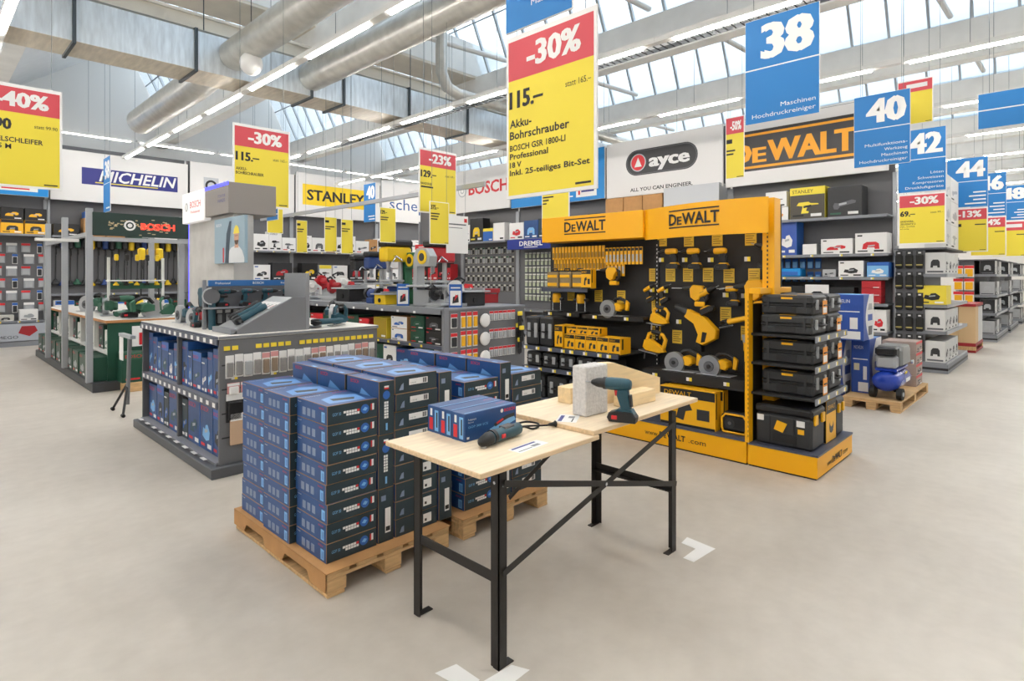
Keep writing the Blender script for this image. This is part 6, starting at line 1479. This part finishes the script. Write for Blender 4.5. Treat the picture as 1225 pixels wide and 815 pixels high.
# others looking along the aisle
number_sign('blue aisle sign with number 38 right of the front discount sign', FACE_X, (5.25, 1.85, 3.0), .62, .93, '38', ('Maschinen', 'Hochdruckreiniger'), 5.4)
number_sign('blue aisle sign with number 40 before the amber banner', FACE_X, (8.6, 1.80, 3.05), .62, .92, '40', ('Multifunktions-', 'Werkzeug', 'Maschinen', 'Hochdruckreiniger'), 5.4)
number_sign('blue aisle sign with number 42 above the yellow 69 price sign', FACE_X, (11.0, 1.76, 2.96), .62, .98, '42', ('Löten', 'Schweissen', 'Kompressoren', 'Druckluftgeräte'), 5.4)
price_sign('red and yellow discount sign with price 69 below the number 42', FACE_X, (11.0, 1.76, 2.14), .62, .80, '-30%', '69.–', (('HANDWERK-', .035), ('ZEUGSATZ 2', .035), ('INKL. KOFFER', .028), ('60-teilig', .022)), 'statt 99.–', 2.955)
for num, X_, pr_, w, yt, ym, yb, pct, l1, l2 in (('44', 14.0, 1182, .62, 187, 247, 301, '-13%', 'blue aisle sign numbered 44 between the numbers 42 and 46', 'red and yellow 13 percent discount sign under aisle sign 44'),
                                          ('46', 16.9, 1204, .64, 206, 258, 306, '-14%', 'blue aisle sign numbered 46 right of the number 44', 'red and yellow 14 percent discount sign hanging under aisle sign 46'),
                                          ('48', 19.8, 1230, .72, 221, 263, 307, '#4', 'blue aisle sign numbered 48 at the right picture edge', 'red and yellow discount sign at the right edge under aisle sign 48')):
    T_, M_, B_ = (on_x(pr_, q, X_) for q in (yt, ym, yb)); Yc = T_[1] + w / 2
    number_sign(l1, FACE_X, (X_, Yc, M_[2] + .01), w, T_[2] - M_[2], num, ('#6', '#8', '#6', '#10'), 5.4)
    price_sign(l2, FACE_X, (X_, Yc, B_[2]), w, M_[2] - B_[2], pct, '#4', (('#6', .04),), '#8', M_[2] + .02)
number_sign('plain blue sign at the right picture edge under the skylight', FACE_X, (7.2, .34, 3.06), .72, .34, '', (), 5.4)
price_sign('narrow red and yellow discount sign before the pill emblem banner', FACE_X, (9.1, 3.91, 3.19), .30, .98, '-50%', '#4', (('#5', .04), ('#4', .04)), None, 5.4)
price_sign('pale discount sign half behind the number 40', FACE_X, (9.3, 1.56, 3.66), .4, .60, '#4', '#3', (), None, 5.4)
price_sign('yellow price sign hanging left of the yellow rack header', FACE_X, (7.0, 5.86, 2.40), .56, .68, '', '129.–', (('#9', .05), ('#5', .05), ('#4', .04)), '#3', 5.4, red=False)
# signs looking to the near side
price_sign('red and yellow discount sign at the left picture edge', FACE_Y, (.60, 6.3, 2.38), .60, .85, '-40%', '59.90', (('WINKELSCHLEIFER', .048), ('AG 115 M', .048), ('800 W', .036), ('2,00 kg', .036)), 'statt 99.90', 5.4)
price_sign('red and yellow discount sign above the grey canopy', FACE_Y, (2.83, 6.8, 2.44), .66, .93, '-30%', '115.–', (('AKKU-', .036), ('BOHRSCHRAUBER', .036)), 'statt 165.–', 5.4)
# suspended rail carrying the signs of the middle island
rl = thing('sign_rail', 'long grey rail hung above the middle island carrying yellow signs', 'rail', (4.97, 5.3, 2.76))
part('rail', B().cbox(-.02, 0, 0, .02, 6.7, .06, STEELP, .003), rl)
for y in (.4, 3.2, 6.2): part('wire', B().cyl((0, y, .06), (0, y, roof_z(4.97) - 2.76 if False else 2.59), .003, WIRE, 5), rl)
price_sign('discount sign of 23 percent hanging before the cross wall corner', FACE_Y, (4.60, 5.77, 2.42), .60, .80, '-23%', '129.–', (('BANDSÄGE', .036), ('#9', .036)), 'statt 169.–', 5.4)
price_sign('yellow price sign of 375 in front of the 23 percent sign', FACE_Y, (4.50, 5.62, 2.03), .30, .52, '', '375.–', (('#8', .045), ('#7', .045), ('#6', .045)), None, 5.4, red=False)
price_sign('yellow price sign of 129 above the pillar drills', FACE_Y, (5.28, 7.9, 2.17), .30, .56, '', '129.–', (('#8', .045), ('#7', .045)), None, 5.4, red=False)
price_sign('yellow price sign right of the canopy sign', FACE_Y, (4.69, 10.7, 2.43), .30, .46, '', '#3', (('#7', .05), ('#6', .05)), None, 5.4, red=False)
price_sign('slim yellow price sign below the yellow panel banner', FACE_Y, (5.38, 11.05, 2.1), .22, .64, '', '#3', (('#6', .05), ('#5', .05)), None, 5.4, red=False)
price_sign('left one of two neighbouring yellow price signs', FACE_Y, (5.05, 9.3, 2.06), .23, .60, '', '#4', (('#9', .045), ('#5', .045)), None, 5.4, red=False)
price_sign('right one of two neighbouring yellow price signs', FACE_Y, (5.31, 9.2, 2.03), .23, .60, '', '#4', (('#8', .045), ('#6', .045)), None, 5.4, red=False)
number_sign('blue aisle sign seen edge-on before the purple banner', FACE_X, (2.35, 12.08, 2.75), .5, .95, '38', ('#8',), 5.4)
number_sign('blue aisle sign with number 40 seen obliquely beside the yellow panel', FACE_X, (7.46, 11.9, 2.9), .5, .9, '40', ('#9', '#8'), 5.4)
number_sign('small blue sign below the canopy discount sign', FACE_X, (2.97, 6.84, 2.3), .3, .13, '', (), 2.44)
number_sign('slim blue and white sign left of the 375 price sign', FACE_X, (5.2, 6.42, 2.1), .2, .44, '', ('#4',), 5.4)
o = hang_sign('notice_board', 'grey-white notice board behind the 375 price sign', FACE_Y, (6.05, 7.1, 2.0), .45, .6, 5.4); part('print', B().box(-.18, -.008, .45, .18, -.006, .47, MIDG).box(-.18, -.008, .4, .1, -.006, .41, MIDG).box(.14, -.008, .5, .2, -.006, .56, RED), o)
dup_ = {k: len(v) for k, v in LABELS.items() if len(v) > 1 and not all('group' in q for q in v)}
if dup_: print('DUPLICATE LABELS', dup_)
print('LONG', [k for k in LABELS if len(k.split()) > 16][:12], len(LABELS))
